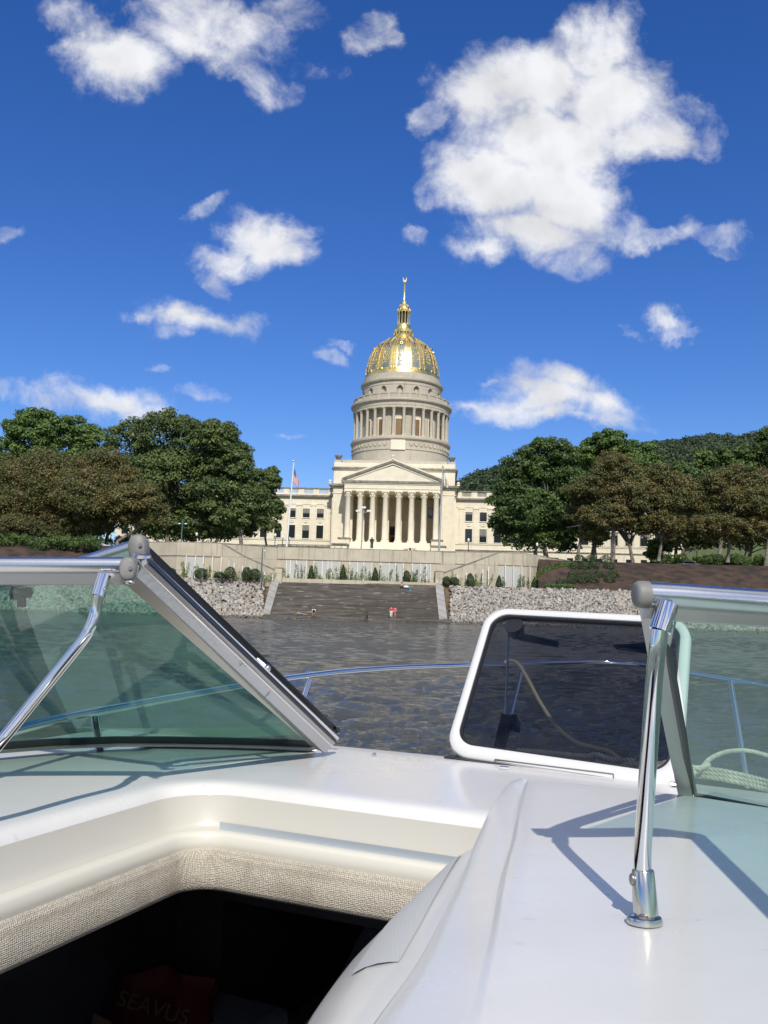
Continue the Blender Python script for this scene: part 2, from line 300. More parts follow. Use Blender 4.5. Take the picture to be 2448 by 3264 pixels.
# ---------------------------------------------------------------- object helpers
def tag(o, label=None, cat=None, group=None, kind=None):
    if label: o['label'] = label
    if cat: o['category'] = cat
    if group: o['group'] = group
    if kind: o['kind'] = kind
    return o
def empty(name, loc, rz=0.0):
    o = bpy.data.objects.new(name, None); COL.objects.link(o); o.location = loc; o.rotation_euler = (0, 0, rz); o.empty_display_size = .2
    return o
def origin_of(o):
    v = Vector((0, 0, 0))
    while o is not None: v += o.location; o = o.parent
    return v
def copy_tree(o, parent=None):
    c = o.copy(); COL.objects.link(c); c.parent = parent
    for ch in [x for x in bpy.data.objects if x.parent == o]: copy_tree(ch, c)
    return c
class MB:
    def __init__(s): s.v = []; s.f = []; s.mi = []; s.cur = 0
    def face(s, f): s.f.append(f); s.mi.append(s.cur)
    def poly(s, pts):
        b = len(s.v); s.v += [tuple(p) for p in pts]; s.face(tuple(range(b, b + len(pts)))); return s
    def box(s, x0, x1, y0, y1, z0, z1):
        b = len(s.v); s.v += [(x, y, z) for z in (z0, z1) for y in (y0, y1) for x in (x0, x1)]
        for f in ((0, 2, 3, 1), (4, 5, 7, 6), (0, 1, 5, 4), (2, 6, 7, 3), (0, 4, 6, 2), (1, 3, 7, 5)): s.face(tuple(b + i for i in f))
        return s
    def hexa(s, p):                         # 8 points: bottom loop 4, top loop 4
        b = len(s.v); s.v += [tuple(q) for q in p]
        for f in ((3, 2, 1, 0), (4, 5, 6, 7), (0, 1, 5, 4), (1, 2, 6, 5), (2, 3, 7, 6), (3, 0, 4, 7)): s.face(tuple(b + i for i in f))
        return s
    def loft(s, rows, closed=False, cap=False):
        b = len(s.v); n = len(rows[0])
        for r in rows: s.v += [tuple(p) for p in r]
        for i in range(len(rows) - 1):
            for j in range(n if closed else n - 1):
                a = b + i * n + j; a2 = b + i * n + (j + 1) % n
                s.face((a, a2, a2 + n, a + n))
        if cap and closed:
            s.face(tuple(b + j for j in range(n))[::-1]); s.face(tuple(b + (len(rows) - 1) * n + j for j in range(n)))
        return s
    def tube(s, pts, r, n=10, cap=True):
        pts = [Vector(p) for p in pts]; rs = r if isinstance(r, (list, tuple)) else [r] * len(pts)
        rows = []; prev = None
        for i, p in enumerate(pts):
            tdir = (pts[min(i + 1, len(pts) - 1)] - pts[max(i - 1, 0)]).normalized()
            if prev is None:
                a = Vector((0, 0, 1)) if abs(tdir.z) < .9 else Vector((1, 0, 0)); prev = tdir.cross(a).normalized()
            prev = (prev - tdir * prev.dot(tdir)).normalized(); q = tdir.cross(prev)
            rows.append([p + (prev * math.cos(2 * math.pi * k / n) + q * math.sin(2 * math.pi * k / n)) * rs[i] for k in range(n)])
        return s.loft(rows, True, cap)
    def lathe(s, prof, n=24, c=(0, 0, 0), a0=0.0, a1=2 * math.pi, cap=False):
        full = abs(a1 - a0 - 2 * math.pi) < 1e-6
        m = n if full else n + 1
        rows = [[(c[0] + r * math.sin(a0 + (a1 - a0) * k / n), c[1] - r * math.cos(a0 + (a1 - a0) * k / n), c[2] + z) for k in range(m)] for r, z in prof]
        return s.loft(rows, full, cap)
    def ball(s, c, r, n=8, sx=1, sy=1, sz=1):
        rows = []
        for i in range(n + 1):
            th = math.pi * i / n; rr = max(math.sin(th), 1e-3)
            rows.append([(c[0] + r * sx * rr * math.cos(2 * math.pi * k / (n * 2)), c[1] + r * sy * rr * math.sin(2 * math.pi * k / (n * 2)), c[2] + r * sz * math.cos(th)) for k in range(n * 2)])
        return s.loft(rows, True, False)
    def build(s, name, m, parent=None, smooth=False, local=True, bevel=0.0, autos=None):
        off = Vector((0, 0, 0)) if (parent is None or local) else origin_of(parent)
        me = bpy.data.meshes.new(name)
        me.from_pydata([(v[0] - off.x, v[1] - off.y, v[2] - off.z) for v in s.v], [], s.f)
        for mm in (m if isinstance(m, (list, tuple)) else [m]): me.materials.append(MATS[mm])
        if any(s.mi): me.polygons.foreach_set('material_index', s.mi)
        bm = bmesh.new(); bm.from_mesh(me); bmesh.ops.remove_doubles(bm, verts=bm.verts, dist=1e-5); bmesh.ops.recalc_face_normals(bm, faces=bm.faces)
        if smooth:
            ang = R(autos or 40)
            for f in bm.faces: f.smooth = True
            for e in bm.edges:
                if len(e.link_faces) == 2 and e.calc_face_angle(0) > ang: e.smooth = False
        bm.to_mesh(me); bm.free(); me.update()
        o = bpy.data.objects.new(name, me); COL.objects.link(o)
        if parent is not None: o.parent = parent
        if bevel:
            bv = o.modifiers.new('bevel', 'BEVEL'); bv.width = bevel; bv.segments = 2; bv.limit_method = 'ANGLE'
        return o
def bar(m, A, B, w, n, w0, w1, n0, n1, wb=None):     # straight bar A->B with cross-section along w and n
    wb = wb or w
    m.hexa([A + w * w0 + n * n0, A + w * w1 + n * n0, A + w * w1 + n * n1, A + w * w0 + n * n1,
            B + wb * w0 + n * n0, B + wb * w1 + n * n0, B + wb * w1 + n * n1, B + wb * w0 + n * n1])
def pxbar(m, TL, TR, BL, BR, Yt, Yb, th, dt=0.0):    # a bar whose visible face has these four corners
    f = [at(*TL, Yt + dt), at(*TR, Yt + dt), at(*BR, Yb + dt), at(*BL, Yb + dt)]
    nrm = (f[1] - f[0]).cross(f[3] - f[0]).normalized()
    if nrm.y < 0: nrm = -nrm
    m.hexa(f + [p + nrm * th for p in f])
rng = np.random.default_rng(7); random.seed(7)
def quads_mesh(name, P, N, S, m, parent=None, loc=None):
    """many small leaf-sized faces: centres P, normals N, half sizes S"""
    n = len(P); a = np.cross(N, rng.normal(size=(n, 3))); a /= np.linalg.norm(a, axis=1, keepdims=True) + 1e-9
    b = np.cross(N, a); b /= np.linalg.norm(b, axis=1, keepdims=True) + 1e-9
    S = S[:, None]; V = np.empty((n, 4, 3)); V[:, 0] = P - a * S; V[:, 1] = P - b * S * .62; V[:, 2] = P + a * S; V[:, 3] = P + b * S * .62
    me = bpy.data.meshes.new(name); me.vertices.add(n * 4); me.vertices.foreach_set('co', V.reshape(-1).astype(np.float32))
    me.loops.add(n * 4); me.loops.foreach_set('vertex_index', np.arange(n * 4, dtype=np.int32))
    me.polygons.add(n); me.polygons.foreach_set('loop_start', np.arange(0, n * 4, 4, dtype=np.int32)); me.polygons.foreach_set('loop_total', np.full(n, 4, dtype=np.int32))
    me.materials.append(MATS[m]); me.update(calc_edges=True)
    o = bpy.data.objects.new(name, me); COL.objects.link(o)
    if parent is not None: o.parent = parent
    if loc is not None: o.location = loc
    return o
def unit(v): return v / (np.linalg.norm(v, axis=-1, keepdims=True) + 1e-9)
# ================================================================ THE BOAT
PSI = R(24.0)
def bp(s, f, z):                            # s = to starboard, f = forward, z relative to the eye
    return Vector((s * math.cos(PSI) + f * math.sin(PSI), -s * math.sin(PSI) + f * math.cos(PSI), ZC + z))
boat = empty('motor_boat', bp(-.85, 1.5, -ZC)[:]); tag(boat, 'white cabin motor boat seen from its cockpit, deck and windshields in the foreground', 'boat')
def B(m, name, mt, parent=boat, **k): return m.build(name, mt, parent, local=False, **k)
GC = 'gelcoat'
# --- companionway rim: one moulded loft from the deck down over the ledge to the fabric
RC = .13; S0, F0 = -1.212, 1.706
def rim_path(o):
    r_ = RC - o; P = []
    for f in np.linspace(-.9, F0 - RC, 26): P.append((S0 + o, f))
    for q in np.linspace(0, math.pi / 2, 15)[1:-1]: P.append((S0 + RC - r_ * math.cos(q), F0 - RC + r_ * math.sin(q)))
    for s in np.linspace(S0 + RC, .36, 24): P.append((s, F0 - o))
    return P
def outer_path(w, d):
    P = []; ins = rim_path(0)
    for s, f in ins[:26]: P.append((S0 - w, f))
    n = 13
    for i in range(1, n + 1):
        t = i / (n + 1)
        P.append((S0 - w, F0 - RC + (d + RC) * t * 2) if t < .5 else (S0 - w + (w + RC) * (t - .5) * 2, F0 + d))
    for s, f in ins[26 + n:]: P.append((s, F0 + d))
    return P
deck_rows = [[bp(s, f, -.402 - .02 * (1 if s < -1.9 else 0)) for s, f in outer_path(.80, .50)], [bp(s, f, -.400) for s, f in rim_path(-.16)]]
for o, z in ((-.06, -.400), (-.035, -.4005), (-.018, -.404), (-.006, -.412), (0, -.424)):
    deck_rows.append([bp(s, f, z) for s, f in rim_path(o)])
m = MB(); m.loft(deck_rows); B(m, 'deck', GC, smooth=True, autos=60)
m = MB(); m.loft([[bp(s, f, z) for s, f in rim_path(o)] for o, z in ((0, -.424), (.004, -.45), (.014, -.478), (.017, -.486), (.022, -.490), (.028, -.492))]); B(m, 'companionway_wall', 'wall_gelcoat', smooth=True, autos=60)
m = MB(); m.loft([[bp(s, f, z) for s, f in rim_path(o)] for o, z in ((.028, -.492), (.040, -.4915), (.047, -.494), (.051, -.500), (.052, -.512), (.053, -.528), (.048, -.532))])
B(m, 'companionway_lip', 'cream_gelcoat', smooth=True, autos=60)
m = MB(); m.loft([[bp(s, f, z) for s, f in rim_path(o)] for o, z in ((.046, -.524), (.056, -.526), (.062, -.540), (.066, -.57), (.066, -.595), (.060, -.606), (.045, -.612), (.02, -.612))])
B(m, 'fabric_lining', 'woven_fabric', smooth=True, autos=60)
# --- foredeck falling away to the bow, and the hull
def halfw(f): return 1.15 if f < 2.3 else 1.15 * math.sqrt(max(0, 1 - ((f - 2.3) / 3.25) ** 2.3))
def zdeck(f): 
    g = 0 if f < 2.2 else (.2 * (f - 2.2) if f > 2.5 else .2 * (f - 2.2) ** 2 / .6 + 0)
    if f > 2.5: g = .2 * (f - 2.2) - .03
    return -.402 - g
m = MB(); rows = []
for f in np.concatenate([np.linspace(2.204, 2.6, 9), np.linspace(2.75, 5.5, 20)]):
    w = halfw(f) + .02; row = []
    for t in np.linspace(-1, 1, 21): row.append(bp(-.85 + w * t, f, zdeck(f) - (.05 * t ** 4 + .02 * t * t) * min(1, (f - 2.2) / .5)))
    rows.append(row)
m.loft(rows); B(m, 'foredeck', GC, smooth=True, autos=60)
for sgn in (-1, 1):
    m = MB(); rows = []
    for f in list(np.linspace(-1.5, 2.2, 8)) + list(np.linspace(2.4, 5.5, 16)):
        w = halfw(f) + .02; zt = zdeck(f) - .07; e = max(0, (f - 2.3) / 3.2)
        rows.append([bp(-.85 + sgn * w, f, zt), bp(-.85 + sgn * (w + .03), f, zt - .03), bp(-.85 + sgn * (w + .03), f, zt - .08), bp(-.85 + sgn * (w - .03), f - .02, zt - .14), bp(-.85 + sgn * (w * (1 - .25 * e) - .12), f - .3 * e, (zt - ZC) / 2), bp(-.85 + sgn * max(.02, w * (1 - .6 * e) - .3), f - .9 * e, -ZC - .1)])
    m.loft(rows); B(m, 'hull_side', GC, smooth=True, autos=50)
for s0_, s1_ in ((-2.012, -1.9),):
    pass
# --- helm pod: raised glossy moulding at the right, with a flat margin and a fading step
Z1 = -.356
def cr(P, t):                                # smooth sampling of a polyline
    i = min(int(t), len(P) - 2); u = t - i; p0 = np.array(P[max(i - 1, 0)], float); p1 = np.array(P[i], float); p2 = np.array(P[i + 1], float); p3 = np.array(P[min(i + 2, len(P) - 1)], float)
    return .5 * ((2 * p1) + (-p0 + p2) * u + (2 * p0 - 5 * p1 + 4 * p2 - p3) * u * u + (-p0 + 3 * p1 - 3 * p2 + p3) * u ** 3)
foot = [tuple(onz(x, y, z)) for x, y, z in ((1654, 2482, -.366), (1612, 2500, -.378), (1566, 2566, -.382), (1524, 2653, -.383), (1497, 2716, -.383), (1471, 2784, -.384), (1410, 2906, -.384), (1323, 3063, -.385), (1175, 3264, -.386))]
ridge = [tuple(onz(x, y, z)) for x, y, z in ((1672, 2484, -.358), (1664, 2520, -.370), (1652, 2566, -.374), (1636, 2640, -.374), (1624, 2700, -.374), (1602, 2770, -.373), (1582, 2850, -.370), (1560, 2970, -.364), (1490, 3264, -.358))]
foot += [tuple(Vector(foot[-1]) + (Vector(foot[-1]) - Vector(foot[-2])) * k + Vector((0, 0, -.01))) for k in (1.2, 3.2)]
ridge += [tuple(Vector(ridge[-1]) + (Vector(ridge[-1]) - Vector(ridge[-2])) * k) for k in (1.0, 2.6)]
n = len(ridge); rows = []
ex_s, ex_f = Vector((math.cos(PSI), -math.sin(PSI), 0)), Vector((math.sin(PSI), math.cos(PSI), 0))
for t in np.linspace(0, n - 1, 60):
    r_ = Vector(cr(ridge, t)); fo = Vector(cr(foot, t)); zr = Z1 + ZC; w_ = r_ - fo
    row = [fo + ex_s * .02 + Vector((0, 0, -.085)), fo + ex_s * .002 + Vector((0, 0, -.05)), fo + ex_s * -.001 + Vector((0, 0, -.014)), fo + w_ * .02 + Vector((0, 0, -.004)), fo + w_ * .07]
    for u in (.3, .6, .9): row.append(fo + w_ * u + Vector((0, 0, .002 * math.sin(math.pi * u))))
    row.append(r_); hh_ = zr - r_.z
    for ds, k_ in ((.003, .12), (.008, .85), (.013, 1.0)): q = r_ + ex_s * ds; q.z = r_.z + hh_ * k_; row.append(q)
    for ds, dz in ((.04, .0), (.10, .001), (.2, .003), (.35, .003), (.55, -.004), (.8, -.02)):
        q = r_ + ex_s * ds - ex_f * (ds * .05 * max(0, 1 - t)); q.z = zr + dz; row.append(q)
    rows.append(row)
m = MB(); m.loft(rows)
far = rows[0][2:]                             # far face of the pod down to the deck
m.loft([[p.copy() for p in far], [Vector((p.x, p.y, ZC + max(-.39, p.z - ZC - .010))) + ex_f * .006 for p in far], [Vector((p.x, p.y, ZC - .41)) + ex_f * .016 for p in far]])
B(m, 'helm_pod', GC, smooth=True, autos=42)
# --- sloping side of the companionway below the pod, with a non-skid panel
L1 = [(-.545, 1.672, -.494), (-.60, 1.652, -.55), (-.662, 1.63, -.600), (-.685, 1.50, -.61), (-.684, 1.41, -.62), (-.675, 1.30, -.635), (-.672, 1.24, -.65), (-.67, 1.05, -.68), (-.67, .6, -.72), (-.67, -.5, -.75)]
L2 = [(-.53, 1.69, -.49), (-.522, 1.64, -.45), (-.515, 1.593, -.435), (-.492, 1.43, -.456), (-.474, 1.287, -.478), (-.469, 1.16, -.508), (-.488, 1.055, -.558), (-.50, .85, -.61), (-.50, .5, -.65), (-.50, -.5, -.67)]
m = MB(); rows = []
for t in np.linspace(0, 9, 40):
    a, b_ = cr(L1, t), cr(L2, t); row = [bp(a[0] + .05, a[1], a[2] - .25), bp(a[0] + .008, a[1], a[2] - .03), bp(a[0], a[1], a[2] - .01)]
    for u in (.03, .08, .2, .5, .8, 1.0): q = a + (b_ - a) * u; row.append(bp(q[0], q[1], q[2] + .02 * math.sin(math.pi * u)))
    q = b_; row.append(bp(q[0] + .06, q[1], q[2] + .03)); rows.append(row)
m.loft(rows); sdw = B(m, 'companionway_side', GC, smooth=True, autos=60)
m = MB(); rows = []
for t in np.linspace(1.7, 4.6, 16):
    a, b_ = cr(L1, t), cr(L2, t); rows.append([bp(*(lambda q: (q[0] - .002, q[1], q[2] + .02 * math.sin(math.pi * u) + .0008))(a + (b_ - a) * u)) for u in (.34, .48, .62, .74, .84)])
m.loft(rows); B(m, 'nonskid_panel', 'nonskid', sdw, smooth=True)
# --- dark cabin
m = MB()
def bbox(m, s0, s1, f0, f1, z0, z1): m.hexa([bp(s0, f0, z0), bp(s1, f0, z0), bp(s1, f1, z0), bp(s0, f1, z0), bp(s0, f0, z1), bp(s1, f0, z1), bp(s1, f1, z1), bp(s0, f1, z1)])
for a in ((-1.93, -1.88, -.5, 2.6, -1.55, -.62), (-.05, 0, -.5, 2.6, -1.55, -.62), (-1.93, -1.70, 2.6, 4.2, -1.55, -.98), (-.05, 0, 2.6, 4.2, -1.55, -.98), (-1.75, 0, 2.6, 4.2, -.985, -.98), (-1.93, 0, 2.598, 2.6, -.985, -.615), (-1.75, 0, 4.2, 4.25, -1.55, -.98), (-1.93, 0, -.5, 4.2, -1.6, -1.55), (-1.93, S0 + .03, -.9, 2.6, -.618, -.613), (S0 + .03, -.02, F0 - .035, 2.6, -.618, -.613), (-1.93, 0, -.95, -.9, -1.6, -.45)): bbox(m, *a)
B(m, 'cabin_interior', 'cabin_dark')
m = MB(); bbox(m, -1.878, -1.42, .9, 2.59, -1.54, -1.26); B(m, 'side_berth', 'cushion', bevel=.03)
m = MB(); rows = []
for f in np.linspace(1.2, 4.1, 9): rows.append([bp(s, f, z) for s, z in ((-1.7, -1.55), (-1.68, -1.52), (-1.3, -1.50), (-.9, -1.50), (-.5, -1.51), (-.08, -1.53), (-.06, -1.55))])
m.loft(rows, False); m.poly(rows[0]); B(m, 'berth_cushion', 'cushion', smooth=True)
m = MB(); m.tube([bp(*p) for p in ((-1.5, 1.35, -1.06), (-1.15, 1.62, -1.0), (-.95, 1.75, -.93), (-.92, 1.9, -.86), (-.8, 1.95, -.84), (-.7, 1.85, -.86), (-.62, 1.7, -.90))], .012, 6)
m.tube([bp(*p) for p in ((-.95, 1.75, -.93), (-.85, 1.68, -.95), (-.78, 1.5, -1.0), (-.76, 1.3, -1.05))], .01, 6); r_ = B(m, 'cabin_cable', 'black_rubber', smooth=True)
m = MB(); m.poly([bp(-.93, 1.82, -.90), bp(-.86, 1.88, -.86), bp(-.84, 1.86, -.88), bp(-.90, 1.78, -.92)]); B(m, 'paper_label', 'cloth_grey', r_)
# --- aluminium door track on the ledge
m = MB()
for o, h_ in ((.004, .021), (.027, .014)):
    a, b_ = (-1.09 if o < .02 else -1.115), -.50
    m.hexa([bp(a, F0 - o - .003, -.492), bp(b_, F0 - o - .003, -.492), bp(b_, F0 - o, -.492), bp(a, F0 - o, -.492), bp(a, F0 - o - .003, -.49 + h_), bp(b_, F0 - o - .003, -.49 + h_), bp(b_, F0 - o, -.49 + h_), bp(a, F0 - o, -.49 + h_)])
bbox(m, -1.10, -.50, F0 - .028, F0 - .004, -.4925, -.4885); trk = B(m, 'door_track', 'track_alu'); m = MB(); bbox(m, -1.085, -.52, F0 - .0078, F0 - .0072, -.4765, -.4735); B(m, 'track_groove_shade', 'screw', trk)  # last strip is a dark line painting in the shaded groove between the rails

# --- left windshield
def dk(px, py): return onz(px, py, -.400)
baseL = [dk(1010, 2393), dk(880, 2387), dk(740, 2383), dk(560, 2380), dk(380, 2380), dk(180, 2388), dk(0, 2402), dk(-200, 2422), dk(-420, 2450), bp(-1.93, .95, -.41), bp(-1.96, .3, -.41)]
YT = 1.60
topL = [at(400, 1801, YT), at(330, 1801, YT), at(265, 1801, YT), at(180, 1801, YT), at(90, 1801, YT), at(0, 1801, YT), at(-100, 1802, YT), at(-220, 1804, YT - .01), at(-380, 1808, YT - .04), bp(-1.80, .55, .06), bp(-1.84, -.1, .06)]
def shift(P, dz, df=0.0): return [p + Vector((math.sin(PSI) * df, math.cos(PSI) * df, dz)) for p in P]
ws = MB(); ws.tube(topL, .0147, 32)
wsL = B(ws, 'windshield', 'brushed_alu', smooth=True)
m = MB(); m.loft([shift(topL, -.006, -.006), shift(topL, -.034, -.002), shift(topL, -.036, .006), shift(topL, -.034, .014), shift(topL, -.008, .010)], False); B(m, 'top_flange', 'dull_alu', wsL)
m = MB(); gb = [p.lerp(t_, .055) for p, t_ in zip(baseL, topL)]; m.loft([gb, [p.lerp(t_, .35) for p, t_ in zip(gb, topL)], [p.lerp(t_, .7) for p, t_ in zip(gb, topL)], shift(topL, -.03, .012)]); B(m, 'pane', 'green_glass', wsL, smooth=True)
m = MB(); m.loft([[p.lerp(t_, .018) + Vector((0, -.006, .002)) for p, t_ in zip(baseL, topL)], [p.lerp(t_, .070) + Vector((0, -.007, .002)) for p, t_ in zip(baseL, topL)], [p.lerp(t_, .070) + Vector((0, .007, .004)) for p, t_ in zip(baseL, topL)], [p.lerp(t_, .018) + Vector((0, .007, 0)) for p, t_ in zip(baseL, topL)]], False); B(m, 'glazing_seal', 'black_rubber', wsL)
m = MB(); m.loft([[p + Vector((0, -.022, .003)) for p in baseL], [p + Vector((0, -.020, .007)) for p in baseL], [p.lerp(t_, .020) + Vector((0, -.012, .004)) for p, t_ in zip(baseL, topL)], [p.lerp(t_, .020) + Vector((0, .012, .004)) for p, t_ in zip(baseL, topL)], [p + Vector((0, .02, 0)) for p in baseL]]); B(m, 'base_extrusion', 'dull_alu', wsL)
# inner mullion of the left panel: flat face, bevelled blue face, grooves
def mull(name, mt, TL, TR, BL, BR, th, dt=0.0, Yt=1.585, Yb=2.40, par=wsL, bv=0.0): m = MB(); pxbar(m, TL, TR, BL, BR, Yt, Yb, th, dt); return B(m, name, mt, par, bevel=bv)
mull('mullion', 'dull_alu', (396, 1858), (434, 1838), (989, 2376), (1034, 2401), .014)
mull('mullion_bevel', 'worn_alu', (435, 1837), (452, 1806), (1035, 2401), (1057, 2380), .02, .003)
mull('mullion_end', 'bright_alu', (431, 1842), (439, 1803), (438, 1843), (445, 1803), .02, -.004, 1.585, 1.59)
mull('mullion_ridge', 'bright_alu', (452, 1806), (455, 1803), (1057, 2380), (1060, 2377), .022, .000)
mull('mullion_groove', 'dull_alu', (455, 1804), (470, 1797), (1060, 2378), (1069, 2369), .012, .016)
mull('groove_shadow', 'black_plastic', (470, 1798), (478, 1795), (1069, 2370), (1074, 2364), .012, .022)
# the opened centre panel folded against it
w2 = MB(); top2 = [at(430, 1745, 1.68), at(330, 1776, 1.74), at(200, 1815, 1.83), at(60, 1850, 1.94), at(-80, 1880, 2.05)]; w2.tube(top2, .0150, 16)
wsC = B(w2, 'folding_panel', 'brushed_alu', smooth=True)
mull('panel_stile', 'dull_alu', (478, 1797), (482, 1790), (1074, 2366), (1078, 2358), .014, .0, 1.68, 2.43, wsC)
mull('panel_stile_lip', 'bright_alu', (481, 1791), (486, 1786), (1077, 2359), (1081, 2352), .016, -.004, 1.68, 2.43, wsC)
m = MB(); TL, TR, BL, BR = (460, 1770), (464, 1727), (1062, 2336), (1079, 2322)
pxbar(m, TL, TR, BL, BR, 1.70, 2.50, .018, .0); B(m, 'edge_seal', 'black_rubber', wsC, bevel=.004)
m = MB(); m.tube([at(1072, 2322, 2.49), at(1078, 2334, 2.49)], .008, 8); B(m, 'seal_end', 'black_rubber', wsC, smooth=True)
base2 = [at(1060, 2335, 2.48), at(800, 2350, 2.62), at(560, 2352, 2.74), at(300, 2352, 2.86), at(60, 2350, 2.96)]
top2b = shift([at(430, 1745, 1.69)] + top2[1:], -.012)
m = MB(); m.loft([top2b, [a.lerp(b_, .5) for a, b_ in zip(top2b, base2)], base2]); B(m, 'pane', 'green_glass', wsC, smooth=True)
m = MB(); m.loft([shift(base2, .0, .0), shift(base2, .03, -.01)]); B(m, 'bottom_rail', 'dull_alu', wsC)
m = MB(); c_ = at(835, 2118, 2.10); m.tube([c_ + Vector((-.012, 0, .012)), c_ + Vector((.012, -.004, -.006))], .006, 8); m.ball(c_ + Vector((.014, -.006, -.008)), .009, 5); B(m, 'latch_knob', 'nickel', wsC, smooth=True)
# latch hanging from the folded panel, seen through the glass
m = MB(); m.tube([at(36, 1893, 1.95), at(98, 1888, 1.95)], .012, 8); m.tube([at(69, 1893, 1.95), at(69, 1935, 1.95)], .010, 8); B(m, 'panel_latch', 'black_plastic', wsC, smooth=True)
# rounded plastic end caps with screws
def endcap(c, Y, w, h, par, tilt=0.0):
    m = MB(); C_ = at(c[0], c[1], Y); k = Y / FPX; hw, hh = w * k / 2, h * k / 2; a = math.cos(tilt), math.sin(tilt); rows = []
    for dy, sc_ in ((-.006, .80), (-.003, .93), (.003, 1.0), (.022, 1.0)):
        row = []
        for q in np.linspace(0, 2 * math.pi, 24, endpoint=False):
            x = math.copysign(abs(math.cos(q)) ** .8, math.cos(q)) * hw * sc_; z = math.copysign(abs(math.sin(q)) ** .85, math.sin(q)) * hh * sc_
            row.append(C_ + Vector((x * a[0] - z * a[1], dy, x * a[1] + z * a[0])))
        rows.append(row)
    m.loft(rows, True, True); cp_ = B(m, 'end_cap', 'cap_plastic', par, smooth=True, autos=50)
    return cp_
ec = endcap((407, 1813), YT - .02, 56, 78, wsL, R(4)); sc_ = at(416, 1811, YT - .028)
m = MB(); m.tube([sc_, sc_ + Vector((0, -.0014, 0))], .0036, 12); B(m, 'screw', 'screw', ec, smooth=True)
ec = endcap((438, 1747), 1.665, 60, 90, wsC, R(8)); sc_ = at(447, 1737, 1.656)
m = MB(); m.tube([sc_, sc_ + Vector((0, -.0014, 0))], .0036, 12); B(m, 'screw', 'screw', ec, smooth=True)
m = MB(); a_ = at(450, 1782, 1.64); m.tube([at(438, 1775, 1.65), a_, at(474, 1778, 1.64), at(480, 1790, 1.65)], [.011, .009, .008, .005], 8); B(m, 'hinge_knuckle', 'nickel', wsL, smooth=True)
m = MB(); m.ball(at(412, 1856, 1.575), .006, 5, 1.6, .6, .7); B(m, 'hinge_screw', 'nickel', wsL, smooth=True)
m = MB(); m.ball(dk(1037, 2399) + Vector((0, -.02, .006)), .006, 5, 1.5, 1, .8); B(m, 'foot_screw', 'nickel', wsL, smooth=True)
# left stay
spx = [(333, 1832, 1.58), (322, 1864, 1.575), (312, 1896, 1.57), (310, 1915, 1.57), (305, 1945, 1.57), (297, 1975, 1.567), (284, 2006, 1.563), (262, 2042, 1.56), (157, 2172, 1.55), (49, 2306, 1.53), (-4, 2371, 1.52), (-130, 2527, 1.51), (-190, 2601, 1.505)]
def stay(P, lab_n, rs, rp, foot):
    m = MB(); W3 = [at(*p) for p in P]; Q_ = [tuple(p) for p in [W3[2]] + W3[4:5] + W3[5:]]; m.tube([Vector(cr(Q_, t)) for t in np.linspace(0, len(Q_) - 1, 70)], rp, 32); o = B(m, 'support_stay', 'chrome', smooth=True)
    m = MB(); m.tube([W3[0], W3[1], W3[2] + (W3[3] - W3[2]) * .2], rs, 32); m.ball(W3[2] + Vector((-.0 + rs, -.004, .01)), .004, 5); B(m, 'upper_socket', 'chrome', o, smooth=True)
    return o, W3
stL, _w = stay(spx, '', .0125, .0102, None)
# --- right windshield
YR = 1.06
topR = [at(2050, 1893, YR), at(2150, 1898, YR + .004), at(2250, 1905, YR + .008), at(2350, 1912, YR + .014), at(2448, 1919, YR + .02), at(2560, 1928, YR + .025), at(2700, 1940, YR + .01), bp(.30, .55, .03), bp(.32, 0, .03)]
baseR = [dk(2168, 2553), dk(2210, 2561), dk(2270, 2572), dk(2340, 2587), dk(2448, 2610), dk(2560, 2640), dk(2720, 2690), bp(.32, 1.35, -.4), bp(.35, .7, -.4)]
m = MB(); m.tube(topR, .0147, 32); wsR = B(m, 'windshield', 'brushed_alu', smooth=True)
m = MB(); m.loft([shift(topR, -.006, -.006), shift(topR, -.029, -.003), shift(topR, -.031, .004), shift(topR, -.030, .014), shift(topR, -.008, .010)]); B(m, 'top_flange', 'dull_alu', wsR)
m = MB(); t2 = shift(topR, -.026, .012); gt = [at(2140, 1966, YR + .012)] + t2[2:]; gb2 = [at(2215, 2535, 1.84)] + [p.lerp(t_, .06) for p, t_ in list(zip(baseR, topR))[2:]]
m.loft([gb2, [a.lerp(b_, .5) for a, b_ in zip(gb2, gt)], gt]); B(m, 'pane', 'green_glass', wsR, smooth=True)
m = MB(); ss = list(zip(baseR, topR))[1:]; m.loft([[p.lerp(t_, .028) + Vector((0, -.008, .002)) for p, t_ in ss], [p.lerp(t_, .072) + Vector((0, -.008, .003)) for p, t_ in ss], [p.lerp(t_, .072) + Vector((0, .006, .004)) for p, t_ in ss]]); B(m, 'glazing_seal', 'black_rubber', wsR)
m = MB(); m.loft([[p + Vector((0, -.02, .001)) for p in baseR], [p + Vector((0, -.018, .006)) for p in baseR], [p.lerp(t_, .035) + Vector((0, -.012, .003)) for p, t_ in zip(baseR, topR)], [p.lerp(t_, .035) + Vector((0, .01, .003)) for p, t_ in zip(baseR, topR)], [p + Vector((0, .02, 0)) for p in baseR]]); B(m, 'base_extrusion', 'dull_alu', wsR)
m = MB()
pl = [((2036, 1936), (2156, 1966), 1.075), ((2050, 2010), (2140, 2040), 1.15), ((2066, 2100), (2124, 2110), 1.24), ((2100, 2240), (2146, 2240), 1.40), ((2130, 2390), (2178, 2390), 1.62), ((2166, 2553), (2211, 2561), 1.86)]
A_ = [at(*p[0], p[2]) for p in pl]; B_ = [at(*p[1], p[2]) for p in pl]; bk = Vector((math.sin(PSI), math.cos(PSI), 0)) * .012
m.loft([A_, B_, [p + bk for p in B_], [p + bk for p in A_], A_]); B(m, 'mullion', 'dull_alu', wsR)
